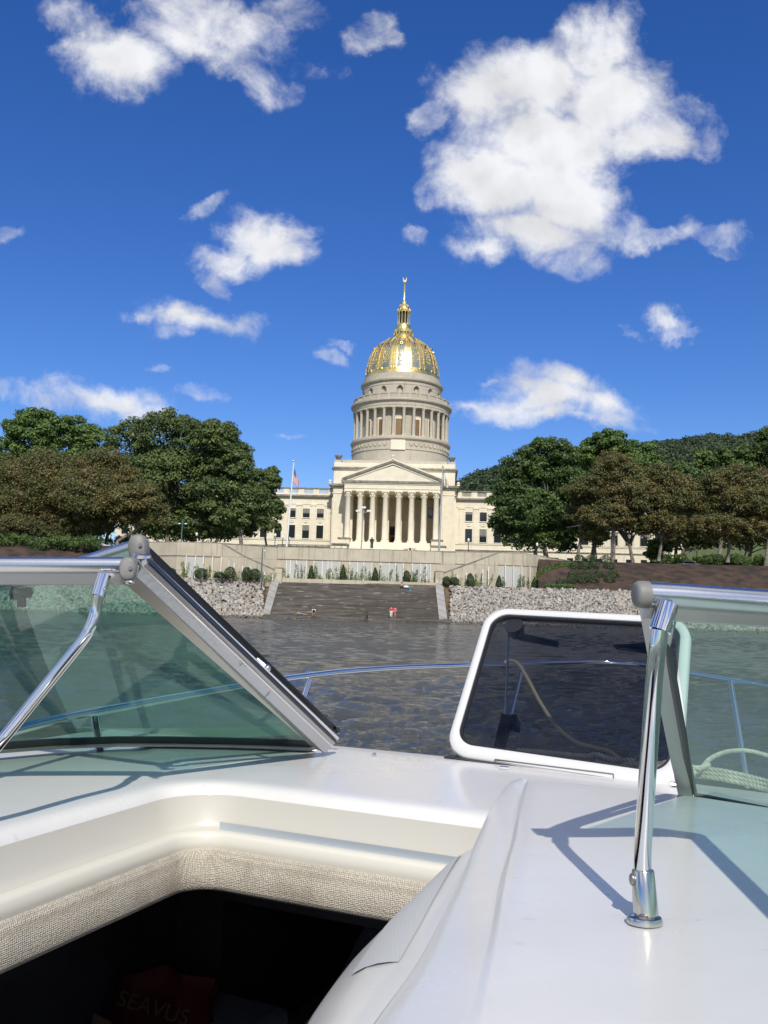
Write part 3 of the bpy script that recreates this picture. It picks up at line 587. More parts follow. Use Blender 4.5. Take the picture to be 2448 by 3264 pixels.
m = MB(); pxbar(m, (2122, 2058), (2139, 2052), (2206, 2535), (2223, 2530), 1.17, 1.84, .012); B(m, 'mullion_seal', 'black_rubber', wsR)
m = MB(); ax_ = (topR[1] - topR[0]).normalized(); rows = []
for d_, k_ in ((.006, 1.0), (-.004, 1.0), (-.007, .97), (-.0095, .88), (-.0108, .70), (-.0112, .3), (-.0113, .02)):
    c_ = topR[0] + ax_ * d_; u_ = Vector((0, 0, 1)); v_ = ax_.cross(u_); rows.append([c_ + u_ * (math.cos(q) * .0162 * k_ - .0008) + v_ * math.sin(q) * .0155 * k_ for q in np.linspace(0, 2 * math.pi, 24, endpoint=False)])
m.loft(rows, True, True); ec = B(m, 'end_cap', 'cap_plastic', wsR, smooth=True)
m = MB(); c_ = at(2072, 1951, 1.07); m.tube([c_ + Vector((-.004, 0, 0)), c_ + Vector((.004, 0, .001))], .0016, 6); m.tube([c_ + Vector((.012, 0, .002)), c_ + Vector((.014, 0, -.001))], .0022, 6); B(m, 'screw_hole', 'black_plastic', wsR)
# right stay with its foot on the pod
foot_p = onz(2053, 2940, Z1 + .004)
yf_ = foot_p.y
spr = [(2129, 1925, 1.045), (2117, 1966, 1.042), (2104, 2008, 1.04), (2102, 2022, 1.039), (2097, 2060, 1.037), (2091, 2110, 1.034), (2086, 2160, 1.031), (2078, 2270, 1.026), (2071, 2370, 1.022), (2063, 2482, 1.018), (2056, 2590, yf_ + .015), (2049, 2700, yf_ + .012), (2048, 2774, yf_ + .009)]
spr = [(x_, y_, Y_ if y_ < 2030 else 1.039 + (yf_ + .009 - 1.039) * (y_ - 2022) / (2774 - 2022)) for x_, y_, Y_ in spr]
stR, W3 = stay(spr, '', .0125, .0100, None)
m = MB(); a_ = at(2049, 2772, yf_ + .009); b_ = at(2059, 2920, yf_ + .004); m.tube([a_, a_ + (b_ - a_) * .03, b_], [.0118, .0128, .0145], 20); so = B(m, 'foot_socket', 'nickel', stR, smooth=True)
m = MB(); c_ = at(2015, 2803, yf_ + .006); m.ball(c_, .006, 6, .6, 1, 1.2); B(m, 'set_screw', 'screw', so, smooth=True)
m = MB(); fx, fy, fz = foot_p; rows = []
for dz, k_ in ((0, 1.0), (.004, 1.0), (.007, .93), (.009, .7)):
    rows.append([(fx + .0205 * k_ * math.cos(q) , fy + .016 * k_ * math.sin(q) - .002, fz + dz) for q in np.linspace(0, 2 * math.pi, 28, endpoint=False)])
m.loft(rows, True, True); fp = B(m, 'foot_plate', 'nickel', stR, smooth=True)
m = MB(); m.lathe([(.006, 0), (.006, .002), (.004, .0035), (.001, .0035)], 12, (fx - .004, fy - .010, fz + .008), cap=True); B(m, 'plate_screw', 'screw', fp, smooth=True)

# --- open hatch leaning forward on the foredeck
hBL, hBR, hTR, hTL = at(1410, 2405, 2.50), at(2168, 2520, 2.15), at(2205, 1966, 2.52), at(1553, 1934, 2.86)
hn = (hBR - hBL).cross(hTL - hBL).normalized(); hn = hn if hn.y > 0 else -hn
def quadpt(u, v): return hBL.lerp(hBR, u).lerp(hTL.lerp(hTR, u), v)
def rrect(inset, rad, n=8, iw=None):
    """rounded rectangle in hatch coordinates (metres on .63 x .56)"""
    w, h = .64, .56; P = []; x0 = inset; x1 = w - inset; y0 = iw if iw is not None else inset; y1 = h - inset
    for cx, cy, a0_ in ((x0 + rad, y0 + rad, 180), (x1 - rad, y0 + rad, 270), (x1 - rad, y1 - rad, 0), (x0 + rad, y1 - rad, 90)):
        for i in range(n + 1): q = R(a0_ + 90 * i / n); P.append(((cx + rad * math.cos(q)) / w, (cy + rad * math.sin(q)) / h))
    return P
def hrow(inset, rad, d, iw=None): return [quadpt(u, v) + hn * d for u, v in rrect(inset, rad, 8, iw)]
m = MB(); m.loft([hrow(.004, .075, .030), hrow(0, .078, .018), hrow(.002, .076, .002), hrow(.006, .072, -.002), hrow(.021, .060, -.004, .034), hrow(.027, .056, 0, .042), hrow(.028, .056, .02, .043), hrow(.028, .056, .030, .043), hrow(.004, .075, .030)], True)
hat = B(m, 'hatch', 'hatch_white', smooth=True, autos=50)
m = MB(); m.loft([hrow(.0275, .056, .004, .0425), hrow(.034, .052, .003, .049), hrow(.036, .050, .008, .051), hrow(.036, .050, .014, .051)], True); B(m, 'gasket', 'black_rubber', hat, smooth=True)
m = MB(); P_ = hrow(.030, .054, .012, .045); m.poly(P_); B(m, 'pane', 'smoke_acrylic', hat)
def hp(px, py, d=0.0):                       # the point of the hatch plane seen at this photo pixel
    dr_ = ray(px, py); o_ = Vector((0, 0, ZC)); t_ = (hBL - o_).dot(hn) / dr_.dot(hn); return o_ + dr_ * t_ + hn * d
for i, (ax, ay, bx_, by_, kx) in enumerate(((1650, 1996, 1764, 2018, 1634), (1950, 2026, 2068, 2040, 2090))):
    m = MB(); m.tube([hp(kx, ay - 12, .012), hp(kx, ay - 12, .052)], [.030, .024], 16); m.tube([hp(kx + 6 * (1 if i == 0 else -1), ay - 2, .045), hp(ax, ay, .05), hp(bx_, by_, .05)], [.014, .0125, .010], 8); B(m, 'hatch_latch', 'black_plastic', hat, smooth=True)
m = MB(); m.tube([hp(1612, 1998, .03), hp(1573, 2195, .12)], .0035, 8); arm = B(m, 'support_rod', 'chrome', hat, smooth=True)
m = MB()
def qp(P, d0, d1): m.hexa([hp(*p, d0) for p in P] + [hp(*p, d1) for p in P])
qp([(1556, 2232), (1578, 2236), (1592, 2200), (1560, 2196)], .11, .14); qp([(1578, 2236), (1592, 2240), (1592, 2202), (1580, 2200)], .115, .135); qp([(1594, 2236), (1614, 2238), (1616, 2206), (1596, 2204)], .10, .14); B(m, 'rod_clamp', 'black_plastic', arm, bevel=.002)
m = MB(); qp([(1523, 2376), (1545, 2380), (1590, 2236), (1558, 2230)], .10, .125); B(m, 'lower_arm', 'black_plastic', arm, bevel=.002)
m = MB(); m.loft([[hp(1579, 2429, -.004), hp(1958, 2484, -.004)], [hp(1579, 2431, -.0045), hp(1958, 2486, -.0045)]]); 
qp([(1579, 2425), (1957, 2472), (1957, 2470), (1579, 2423)], -.006, -.003); qp([(1578, 2440), (1580, 2440), (1580, 2424), (1578, 2424)], -.006, -.003); qp([(1956, 2490), (1958, 2490), (1958, 2472), (1956, 2472)], -.006, -.003); B(m, 'hinge_line', 'screw', hat)
m = MB(); a_, b_ = hBL.lerp(hBR, .02), hBL.lerp(hBR, .98); dn = Vector((0, 0, -1)); bk = Vector((math.sin(PSI), math.cos(PSI), 0))
m.hexa([a_ + dn * .06 - bk * .01, b_ + dn * .09 - bk * .01, b_ + dn * .09 + bk * .35, a_ + dn * .09 + bk * .35, a_ + dn * .012 - bk * .01, b_ + dn * .012 - bk * .01, b_ + dn * .03 + bk * .1, a_ + dn * .03 + bk * .1]); B(m, 'hatch_coaming', GC, hat)
m = MB(); m.hexa([a_ + dn * .014 - bk * .02, b_ + dn * .018 - bk * .02, b_ + dn * .018 + bk * .02, a_ + dn * .014 + bk * .02, a_ + dn * .001 - bk * .02, b_ + dn * .003 - bk * .02, b_ + dn * .003 + bk * .02, a_ + dn * .001 + bk * .02]); B(m, 'hinge_gap_shade', 'black_rubber', hat)  # black strip put in for the shaded gap under the hatch frame
for px, py in ((1593, 2448), (2136, 2500)):
    m = MB(); c_ = at(px, py, 2.3 if px < 1700 else 2.0); m.tube([c_, c_ + Vector((.022, -.004, -.001))], .006, 8); B(m, 'hinge_pin', 'nickel', hat, smooth=True)
for px, py in ((1193, 2403),):
    m = MB(); c_ = dk(px, py + 2); m.lathe([(.006, 0), (.005, .004), (.001, .005)], 10, c_[:]); B(m, 'deck_screw', 'nickel', boat, smooth=True)

# --- bow rail
RL = [(-300, 2430, 1.7), (130, 2305, 2.15), (460, 2240, 2.62), (770, 2186, 3.25), (930, 2160, 3.6), (1100, 2140, 4.0), (1300, 2127, 4.4), (1500, 2120, 4.75), (1700, 2114, 5.02), (1850, 2110, 5.18), (1950, 2111, 5.2), (2050, 2118, 5.12), (2150, 2136, 4.85), (2250, 2155, 4.5), (2448, 2190, 3.9), (2700, 2245, 3.0), (3000, 2330, 2.3)]
W4 = [at(*p) for p in RL]; pts_ = []
for t in np.linspace(0, len(W4) - 1, 80): q = cr([tuple(p) for p in W4], t); pts_.append(Vector(q))
m = MB(); m.tube(pts_, .0125, 12); rail = B(m, 'bow_rail', 'chrome', smooth=True)
for (tx, ty, ty_Y, bx_, by_, bY) in ((988, 2166, 3.72, 945, 2290, 3.62), (1668, 2122, 5.0, 1588, 2440, 4.55), (2329, 2172, 4.25, 2384, 2508, 3.85), (300, 2270, 2.4, 330, 2460, 2.5)):
    m = MB(); m.tube([at(tx, ty, ty_Y), at(bx_, by_, bY)], .0115, 12); B(m, 'stanchion', 'chrome', rail, smooth=True)
for w_ in ((-.2, .8),): pass
# --- ropes and hose on the foredeck: things of their own
def rope(name, P, r_, label, cat, mt='rope_fibre', strands=3):
    pts = [Vector(p) for p in P]; S_ = []
    for t in np.linspace(0, len(pts) - 1, max(60, len(pts) * 22)): S_.append(Vector(cr([tuple(p) for p in pts], t)))
    root_loc = S_[0].copy(); m = MB(); L_ = 0
    if strands == 1: m.tube(S_, r_, 8)
    else:
        ac = [0]
        for a, b in zip(S_, S_[1:]): ac.append(ac[-1] + (b - a).length)
        n_ = int(ac[-1] / (r_ * .9)); D_ = []
        j = 0
        for i in range(n_):
            l = ac[-1] * i / (n_ - 1)
            while j < len(ac) - 2 and ac[j + 1] < l: j += 1
            u = (l - ac[j]) / max(ac[j + 1] - ac[j], 1e-6); D_.append((S_[j].lerp(S_[j + 1], min(u, 1)), (S_[j + 1] - S_[j]).normalized(), l))
        for k in range(strands):
            Q = []
            for p, tdir, l in D_:
                a = tdir.cross(Vector((0, 0, 1))).normalized(); b = tdir.cross(a); q = 2 * math.pi * (k / strands) + l / r_ * .95
                Q.append(p + (a * math.cos(q) + b * math.sin(q)) * r_ * .5)
            m.tube(Q, r_ * .58, 6)
    m.v = [(v[0] - root_loc.x, v[1] - root_loc.y, v[2] - root_loc.z) for v in m.v]
    o = m.build(name, mt, None, smooth=True); o.location = root_loc; tag(o, label, cat); return o
rope('rope', [at(x, y, Y) for x, y, Y in ((1650, 2392, 3.0), (1720, 2396, 2.95), (1800, 2404, 2.88), (1870, 2410, 2.8), (1900, 2404, 2.78), (1950, 2420, 2.72), (2010, 2424, 2.66), (2080, 2432, 2.6), (2140, 2440, 2.55), (2200, 2462, 2.5))], .0075, 'twisted white rope lying along the foredeck behind the dark hatch', 'rope')
rope('rope', [at(x, y, Y) for x, y, Y in ((1900, 2428, 2.7), (1960, 2442, 2.62), (2030, 2436, 2.56), (2090, 2446, 2.52), (2130, 2430, 2.6), (2220, 2448, 2.55), (2260, 2438, 2.6))], .0075, 'short length of white rope bunched in the lower right of the hatch view', 'rope')
rope('rope', [at(x, y, Y) for x, y, Y in ((2180, 2480, 2.5), (2235, 2450, 2.6), (2262, 2420, 2.75), (2310, 2398, 2.95), (2365, 2392, 3.1), (2420, 2400, 3.1), (2500, 2430, 3.0), (2560, 2480, 2.8))], .007, 'loop of white rope arching up behind the right windshield glass', 'rope')
for k_, (dy, lab) in enumerate(((0, 'upper strand of the rope coil behind the right windshield'), (14, 'middle strand of the rope coil behind the right windshield'), (27, 'lowest strand of the rope coil behind the right windshield'))):
    rope('rope', [at(x, y + dy, Y - dy * .006) for x, y, Y in ((2160, 2440, 2.9), (2215, 2447, 2.85), (2270, 2452, 2.8), (2330, 2462, 2.75), (2400, 2478, 2.7), (2480, 2500, 2.6))], .007, lab, 'rope')
rope('hose', [at(x, y, Y) for x, y, Y in ((1608, 2112, 3.4), (1625, 2106, 3.4), (1650, 2115, 3.35), (1680, 2160, 3.25), (1720, 2235, 3.15), (1770, 2310, 3.05), (1830, 2362, 2.95), (1890, 2382, 2.9), (1940, 2395, 2.85), (1975, 2420, 2.8))], .0065, 'thin tan hose sagging across the view through the hatch', 'hose', 'hose_plastic', 1)
# --- red bag with pale lettering down in the dark cabin
bgc = onz(470, 3235, -1.15); root = empty('bag', (bgc.x, bgc.y, bgc.z)); m = MB(); rows = []
for v in np.linspace(0, 1, 9):
    rows.append([Vector((x_ * .145 + .01 * math.sin(v * 9 + x_ * 5), .05 * math.sin(v * 3) + v * .16 + (.02 * math.cos(x_ * 6)), -.09 + v * .15 - .035 * x_ * x_)) for x_ in np.linspace(-1, 1, 13)])
m.loft(rows); m.loft([[p + Vector((0, .08, -.05)) for p in r_] for r_ in rows]); m.build('bag_shell', 'bag_red', root, smooth=True)
cu = bpy.data.curves.new('lettering', 'FONT'); cu.body = 'SEAVUS'; cu.size = .062; cu.extrude = .001
tmp = bpy.data.objects.new('lettering', cu); COL.objects.link(tmp); me = bpy.data.meshes.new_from_object(tmp.evaluated_get(bpy.context.evaluated_depsgraph_get())); bpy.data.objects.remove(tmp)
me.materials.append(MATS['bag_yellow']); lt = bpy.data.objects.new('lettering', me); COL.objects.link(lt); lt.parent = root; lt.location = (-.10, .028, .012); lt.rotation_euler = (R(42), R(14), 0)
m = MB(); m.poly([(-.16, -.02, -.10), (-.04, -.03, -.10), (-.10, .00, -.02), (-.15, -.0, -.0)]); m.build('pale_patch', 'bag_yellow', root)
tag(root, 'dark red bag with pale lettering lying in the shaded cabin', 'bag')
# ================================================================ THE SETTING
# river
def build_water():
    rg = np.random.default_rng(19); ys = [3.2]
    while ys[-1] < 126: ys.append(ys[-1] + min(max(.045, ys[-1] ** 2 / 2035 * .75), .5))
    ys = np.array(ys + [150.0]); us = np.linspace(-.62, .62, 620)
    Y, U = np.meshgrid(ys, us, indexing='ij'); X = Y * U; Z = np.zeros_like(X)
    for i in range(96):
        lam = float(np.exp(rg.uniform(math.log(.11), math.log(4.0)))); th = rg.normal(R(100), R(38)); k = 2 * math.pi / lam
        amp = .045 / k * (.30 if lam > 1.6 else (.7 if lam > .8 else 1.1))
        fade = np.clip(lam / (np.gradient(ys)[:, None] * 2.6), 0, 1) ** 2
        Z += amp * fade * np.sin(k * (X * math.cos(th) + Y * math.sin(th)) + rg.uniform(0, 6.28) + 1.2 * np.sin(X * .31 + Y * .23 + i))
    gust = .75 + .35 * np.sin(X * .05 + 1.3 * np.sin(Y * .06) + 1) * np.sin(Y * .09 + .6 * np.sin(X * .07)); Z *= gust
    Z[0] = -.3; Z[-1] = -.3; Z[:, 0] = -.3; Z[:, -1] = -.3
    V = np.stack([X, Y, Z], -1).reshape(-1, 3); nr, nc = X.shape
    q = (np.arange(nr - 1)[:, None] * nc + np.arange(nc - 1)[None, :]).reshape(-1); F_ = np.stack([q, q + 1, q + nc + 1, q + nc], 1)
    b = len(V); V = np.concatenate([V, np.array([(-1500, -600, -.3), (1500, -600, -.3), (1500, 400, -.3), (-1500, 400, -.3)])])
    me = bpy.data.meshes.new('water'); me.vertices.add(len(V)); me.vertices.foreach_set('co', V.astype(np.float32).reshape(-1))
    nf = len(F_); idx = np.concatenate([F_.reshape(-1), [b, b + 1, b + 2, b + 3]]).astype(np.int32)
    me.loops.add(len(idx)); me.loops.foreach_set('vertex_index', idx); me.polygons.add(nf + 1)
    me.polygons.foreach_set('loop_start', np.arange(0, len(idx), 4, dtype=np.int32)); me.polygons.foreach_set('loop_total', np.full(nf + 1, 4, dtype=np.int32))
    me.polygons.foreach_set('use_smooth', np.ones(nf + 1, dtype=bool)); me.materials.append(MATS['river_water']); me.update(calc_edges=True)
    o = bpy.data.objects.new('water', me); COL.objects.link(o); return tag(o, kind='structure')
build_water()
# the far bank, described along the shore by photo column -> distance
def interp(tab, x):
    if x <= tab[0][0]: return tab[0][1]
    for (a, va), (b, vb) in zip(tab, tab[1:]):
        if x <= b: return va + (vb - va) * (x - a) / (b - a)
    return tab[-1][1]
def pt(px, Y, z):
    d = ray(px, 1840); return Vector((d.x / d.y * Y, Y, z))
SH = [(-2600, 70), (-900, 105), (0, 124), (350, 131), (717, 136), (1428, 133), (2448, 129), (4800, 95)]
TOPW = [(-2600, 100), (-900, 135), (0, 150), (380, 152), (466, 148), (560, 144.5), (704, 145), (882, 150), (1404, 149.7), (1586, 148.5), (1678, 149.5), (1817, 157), (2100, 158), (2448, 156), (4800, 130)]
ZT = 11.86
def shore(px): return interp(SH, px)
def wallY(px): return interp(TOPW, px)
def berm(px): return min(wallY(px) - 1.2, shore(px) + 13.0)
cols = sorted(set(list(range(-2600, 4801, 100)) + [845, 848, 886, 1389, 1407, 1439, 1442, 1716, 1817, 704, 882, 466]))
rows_rip, rows_top = [], []
for px in cols:
    ys, yb, yw = shore(px), berm(px), wallY(px)
    dz_ = -1.1 if 846 < px < 1441 else 0.0
    rows_rip.append([pt(px, ys - 6, -2.0), pt(px, ys, -.15), pt(px, ys + 6, 2.5 + dz_), pt(px, yb, 5.75 + dz_), pt(px, yb + .6, 5.95 + dz_ * .5), pt(px, min(yw - .2, yb + 1.2), 6.0)])
m = MB(); m.loft(rows_rip); tag(m.build('river_bank', 'earth', smooth=True), kind='structure')
# slopes left and right of the wall, then the plateau
m = MB()
for seg in ([c for c in cols if c <= 466], [c for c in cols if c >= 1716]):
    rows = []
    for px in seg:
        yw = wallY(px); y0 = min(yw - .2, berm(px) + 1.2) 
        if px <= 466: y0 = min(y0, yw - 9)
        else: y0 = min(y0, yw - 7 if px > 1830 else y0)
        rows.append([pt(px, y0, 5.98), pt(px, (y0 + yw) / 2, 8.9), pt(px, yw, 11.2), pt(px, yw + 1.5, 11.35)])
    m.loft(rows)
tag(m.build('mulch_slope', 'mulch', smooth=True), kind='structure')
m = MB(); rows = []
for px in cols:
    yw = wallY(px) + (.5 if 400 < px < 1830 else 1.4)
    rows.append([pt(px, yw, 11.3), pt(px, yw + 12, 11.7), pt(px, yw + 20, 12.2), pt(px, 205, 13.2), pt(px, 320, 13.6), pt(px, 1600, 14.0)])
m.loft(rows); tag(m.build('ground', 'grass_ground', smooth=True), kind='structure')
m = MB(); rows = []
for px in range(-2600, 4801, 200):
    yw = wallY(px); rows.append([pt(px, yw + 11.9, 11.75), pt(px, yw + 20, 12.25)])
m.loft(rows); tag(m.build('road', 'asphalt', smooth=True), kind='structure')

# riprap: thousands of broken stones
def riprap(px0, px1, n, seed, smax=.42):
    rg = np.random.default_rng(seed); V = []; Fc = []
    ico = bmesh.new(); bmesh.ops.create_icosphere(ico, subdivisions=1, radius=1.0)
    iv = np.array([v.co[:] for v in ico.verts]); jf = np.array([[v.index for v in f.verts] for f in ico.faces]); ico.free()
    c = 0
    for i in range(n):
        px = rg.uniform(px0, px1); t = rg.uniform(-.06, 1.0) ; ys, yb = shore(px), berm(px)
        Y = ys + (yb - ys) * t; z = -.15 + (5.75 + .15) * t * 1.0 + rg.uniform(-.05, .22)
        p = pt(px, Y, z); s = rg.uniform(.15, smax) * (1.25 if rg.random() < .12 else 1)
        q = iv * rg.uniform(.6, 1.25, size=(len(iv), 1)) * np.array([rg.uniform(.7, 1.3), rg.uniform(.7, 1.2), rg.uniform(.45, .85)]) * s
        e = Euler((rg.uniform(0, 3), rg.uniform(0, 3), rg.uniform(0, 6))).to_matrix(); q = q @ np.array(e).T + np.array(p[:])
        V.append(q); Fc.append(jf + c); c += len(iv)
    me = bpy.data.meshes.new('riprap'); me.from_pydata(np.concatenate(V).tolist(), [], np.concatenate(Fc).tolist()); me.materials.append(MATS['rip_stone_v'])
    o = bpy.data.objects.new('riprap', me); COL.objects.link(o); return o
m_, t, b = mat('rip_stone_v', (.5, .5, .5), .9)
g = t.node('ShaderNodeNewGeometry').outputs['Random Per Island']; tc = t.node('ShaderNodeTexCoord').outputs['Object']
cr = t.node('ShaderNodeValToRGB', {0: g}); e = cr.color_ramp.elements
e[0].color = (.15, .14, .125, 1); e[1].color = (.50, .48, .43, 1)
for p_, c_ in ((.3, (.31, .295, .27, 1)), (.55, (.41, .385, .34, 1)), (.75, (.36, .31, .245, 1))): x = e.new(p_); x.color = c_
big = t.noise(tc, .12, 3, .5).outputs['Fac']
cc_ = t.mix(t.math('MULTIPLY', t.ramp(big, .45, .7), .35), cr.outputs[0], (.44, .37, .29))
wet = t.ramp(t.math('ADD', t.node('ShaderNodeSeparateXYZ', {0: t.node('ShaderNodeNewGeometry').outputs['Position']}).outputs[2], t.math('MULTIPLY', big, .4)), .30, .75, a=1.0, b=0.0)
t.l.new(t.mix(t.math('MULTIPLY', wet, .75), cc_, (.07, .06, .045)), b.inputs['Base Color'])
tag(riprap(-260, 842, 9500, 3, .36), 'pale broken riprap stones on the bank left of the river steps', 'stones', kind='stuff')
tag(riprap(1437, 2620, 14000, 4, .29), 'pale broken riprap stones on the bank right of the river steps', 'stones', kind='stuff')

# ---------------------------------------------------------------- river steps
st = empty('river_steps', pt(1130, 143, 0)[:]); tag(st, 'wide flight of dark weathered concrete steps going down into the river', 'steps')
NS = 27
def stx(side, t):                            # left / right photo columns of the flight between bottom and top
    return (855 + (890 - 855) * t) if side < 0 else (1402 + (1386 - 1402) * t)
m = MB(); rowsL = []
for i in range(NS + 1):
    t = i / NS; z0 = .62 + 5.40 * t; z1 = .62 + 5.40 * min((i + 1) / NS, 1)
    row = []
    a = pt(stx(-1, t), 0, 0); 
    YL, YR = 136.8 + 12.2 * t, 134.6 + 13.6 * t
    pl, pr = pt(stx(-1, t), YL, z0), pt(stx(1, t), YR, z0)
    rowsL.append([pl.lerp(pr, k / 40) for k in range(41)])
    if i < NS:
        rowsL.append([Vector((p.x, p.y, z1)) + Vector((0, .02, random.uniform(-.012, .012))) for p in rowsL[-1]])
m.loft(rowsL); m.build('flight', 'old_steps', st, local=False)
m = MB()
pts = [(847, 136.9), (950, 136.6), (1130, 135.6), (1300, 134.9), (1440, 134.4)]
m.loft([[pt(px, Y - 1.9, -1), pt(px, Y - 1.7, .28 + random.uniform(-.07, .07)), pt(px, Y - .9, .50), pt(px, Y + .3, .62), pt(px, Y + .5, -.5)] for px, Y in [(845 + k * 6, interp([(a, b_) for a, b_ in pts], 845 + k * 6) + random.uniform(-.12, .12)) for k in range(101)]])
m.build('landing_ledge', 'old_steps', st, local=False)
for sgn in (-1, 1):
    m = MB()
    if sgn < 0: q = [(843, 136.6), (866, 136.6), (893, 149.2), (866, 149.2)]
    else: q = [(1402, 134.4), (1428, 134.4), (1412, 148.4), (1387, 148.4)]
    b4 = [pt(*a, z) for a, z in zip(q, (.8, .8, 6.5, 6.5))]
    m.hexa([p - Vector((0, 0, 1.2)) for p in b4] + b4); m.build('cheek_slab', 'slab_concrete', st, local=False, bevel=.03)

# ---------------------------------------------------------------- retaining wall above the steps
wl = empty('river_wall', pt(1150, 150, 0)[:]); tag(wl, 'long pale concrete retaining wall with dark stained coping above the river steps', 'wall')
wpx = [380, 466, 560, 704, 882, 904, 1404, 1586, 1678, 1817]
top = [pt(px, wallY(px), ZT) for px in wpx]; top[-1].z = 11.3
m = MB(); m.loft([[Vector((p.x, p.y, 5.0)), Vector((p.x, p.y, p.z - .12)), Vector((p.x, p.y + .7, p.z - .12)), Vector((p.x, p.y + .7, 5.0))] for p in top], True, True)
m.build('wall_face', 'wall_concrete', wl, local=False)
m = MB(); m.loft([[Vector((p.x, p.y - .08, p.z - .13)), Vector((p.x, p.y - .08, p.z)), Vector((p.x, p.y + .78, p.z)), Vector((p.x, p.y + .78, p.z - .13))] for p in top], True, True)
m.build('coping', 'coping', wl, local=False)
# upper band standing proud of the panels below, so that it throws a thin shadow line
m = MB()
def band(pxs, z0, z1, off, th=.16):
    m.loft([[pt(px, wallY(px), 0) + Vector((0, -off, z0)), pt(px, wallY(px), 0) + Vector((0, -off, z1)), pt(px, wallY(px), 0) + Vector((0, -off + th + off, z1)), pt(px, wallY(px), 0) + Vector((0, .02, z0))] for px in pxs], True, True)
band([882, 904, 1000, 1200, 1404], 9.75, ZT - .14, .14); band([466, 560, 700], 9.55, ZT - .14, .14); band([1450, 1586, 1678, 1740], 9.75, ZT - .14, .12)
m.build('upper_band', 'wall_concrete', wl, local=False)
# joints between the wall panels
m = MB()
for px in (560, 640, 705, 767, 840, 882, 904, 981, 1060, 1105, 1187, 1208, 1286, 1309, 1384, 1409, 1480, 1586, 1678, 1740):
    p = pt(px, wallY(px), 0); m.box(p.x - .02, p.x + .02, p.y - .155, p.y - .02, 9.8, ZT - .15)
m.build('panel_joint', 'dark_coping', wl, local=False)
# diagonal stair parapets and their end piers
def parapet(pxa, za, pxb, zb, th=.45, off=1.1):
    m = MB(); a, b_ = pt(pxa, wallY(pxa) - off, 0), pt(pxb, wallY(pxb) - off, 0)
    def P(p, dy, z): return Vector((p.x, p.y + dy, z))
    m.hexa([P(a, 0, 5), P(b_, 0, 5), P(b_, th, 5), P(a, th, 5), P(a, 0, za), P(b_, 0, zb), P(b_, th, zb), P(a, th, za)])
    m.build('stair_parapet', 'wall_concrete', wl, local=False)
    m = MB(); m.hexa([P(a, -.06, za), P(b_, -.06, zb), P(b_, th + .06, zb), P(a, th + .06, za), P(a, -.06, za + .2), P(b_, -.06, zb + .2), P(b_, th + .06, zb + .2), P(a, th + .06, za + .2)])
    m.build('parapet_coping', 'coping', wl, local=False)
parapet(705, 11.6, 775, 9.75); parapet(775, 9.75, 874, 7.75, off=1.3); parapet(1586, 11.6, 1500, 9.8); parapet(1500, 9.8, 1412, 8.0, off=1.3)
for a, b_, zt in ((874, 899, 8.1), (1388, 1413, 8.3)):
    m = MB(); p, q = pt(a, wallY(a) - 1.7, 0), pt(b_, wallY(b_) - 1.7, 0)
    m.box(p.x, q.x, p.y, p.y + 1.65, 5.2, zt); m.build('end_pier', 'wall_concrete', wl, local=False, bevel=.03)
    m = MB(); m.box(p.x - .06, q.x + .06, p.y - .06, p.y + 1.65, zt + .002, zt + .13); m.build('pier_cap', 'coping', wl, local=False)
m = MB(); p, q = pt(900, 148.3, 0), pt(1388, 147.9, 0)
m.hexa([Vector((p.x, p.y, 5.8)), Vector((q.x, q.y, 5.8)), Vector((q.x, q.y + 1.6, 5.8)), Vector((p.x, p.y + 1.6, 5.8)), Vector((p.x, p.y, 6.5)), Vector((q.x, q.y, 6.42)), Vector((q.x, q.y + 1.6, 6.42)), Vector((p.x, p.y + 1.6, 6.5))])
m.build('planter_ledge', 'wall_concrete', wl, local=False)

# white trellis posts
pm = MB(); pm.box(-.055, .055, -.055, .055, 0, 1); pm.box(-.075, .075, -.075, .075, .985, 1.0)
post0 = pm.build('trellis_post', 'white_paint')
first = True
def trellis(px, z0, z1, lab, off=.45):
    global first
    o = post0 if first else post0.copy()
    if not first: COL.objects.link(o)
    first = False
    o.location = pt(px, wallY(px) - off, z0); o.scale = (1, 1, z1 - z0); tag(o, lab, 'post', 'white trellis posts along the river wall')
ORD = ['first', 'second', 'third', 'fourth', 'fifth', 'sixth', 'seventh', 'eighth', 'ninth', 'tenth', 'eleventh', 'twelfth', 'thirteenth', 'fourteenth', 'fifteenth', 'sixteenth', 'seventeenth', 'eighteenth', 'nineteenth', 'twentieth', 'twenty-first']
for i, x in enumerate((908, 921, 941, 972, 996, 1023, 1041, 1053, 1079, 1110, 1135, 1155, 1181, 1210, 1236, 1256, 1282, 1310, 1337, 1356, 1368)):
    trellis(x + 3, 6.5, 9.6, 'slim white trellis post, %s from the left on the middle wall above the steps' % ORD[i])
for i, x in enumerate((591, 620, 646, 675)): trellis(x, 6.0, 9.6, 'tall white trellis post, %s from the left on the wall left of the steps' % ORD[i])
for i, (x, z) in enumerate(((703, 9.5), (728, 9.0), (745, 8.6), (772, 8.3), (798, 8.2))): trellis(x, 6.0, z, 'shorter white trellis post, %s from the left below the left wall staircase' % ORD[i], 1.9)
for i, (x, z) in enumerate(((825, 7.6), (843, 7.4), (870, 6.9))): trellis(x, 6.0, z, '%s low white trellis post beside the foot of the left staircase' % ('tallest', 'middle', 'shortest')[i], 1.9)
for i, (x, z) in enumerate(((1441, 7.5), (1459, 7.9), (1486, 8.3), (1513, 8.3), (1539, 8.9), (1557, 9.3))): trellis(x, 6.0, z, 'stepped white trellis post, %s from the left below the right wall staircase' % ORD[i], 1.9)
for i, x in enumerate((1584, 1611, 1637, 1663, 1689)): trellis(x, 6.0, 9.7, 'tall white trellis post, %s from the left on the wall right of the steps' % ORD[i])
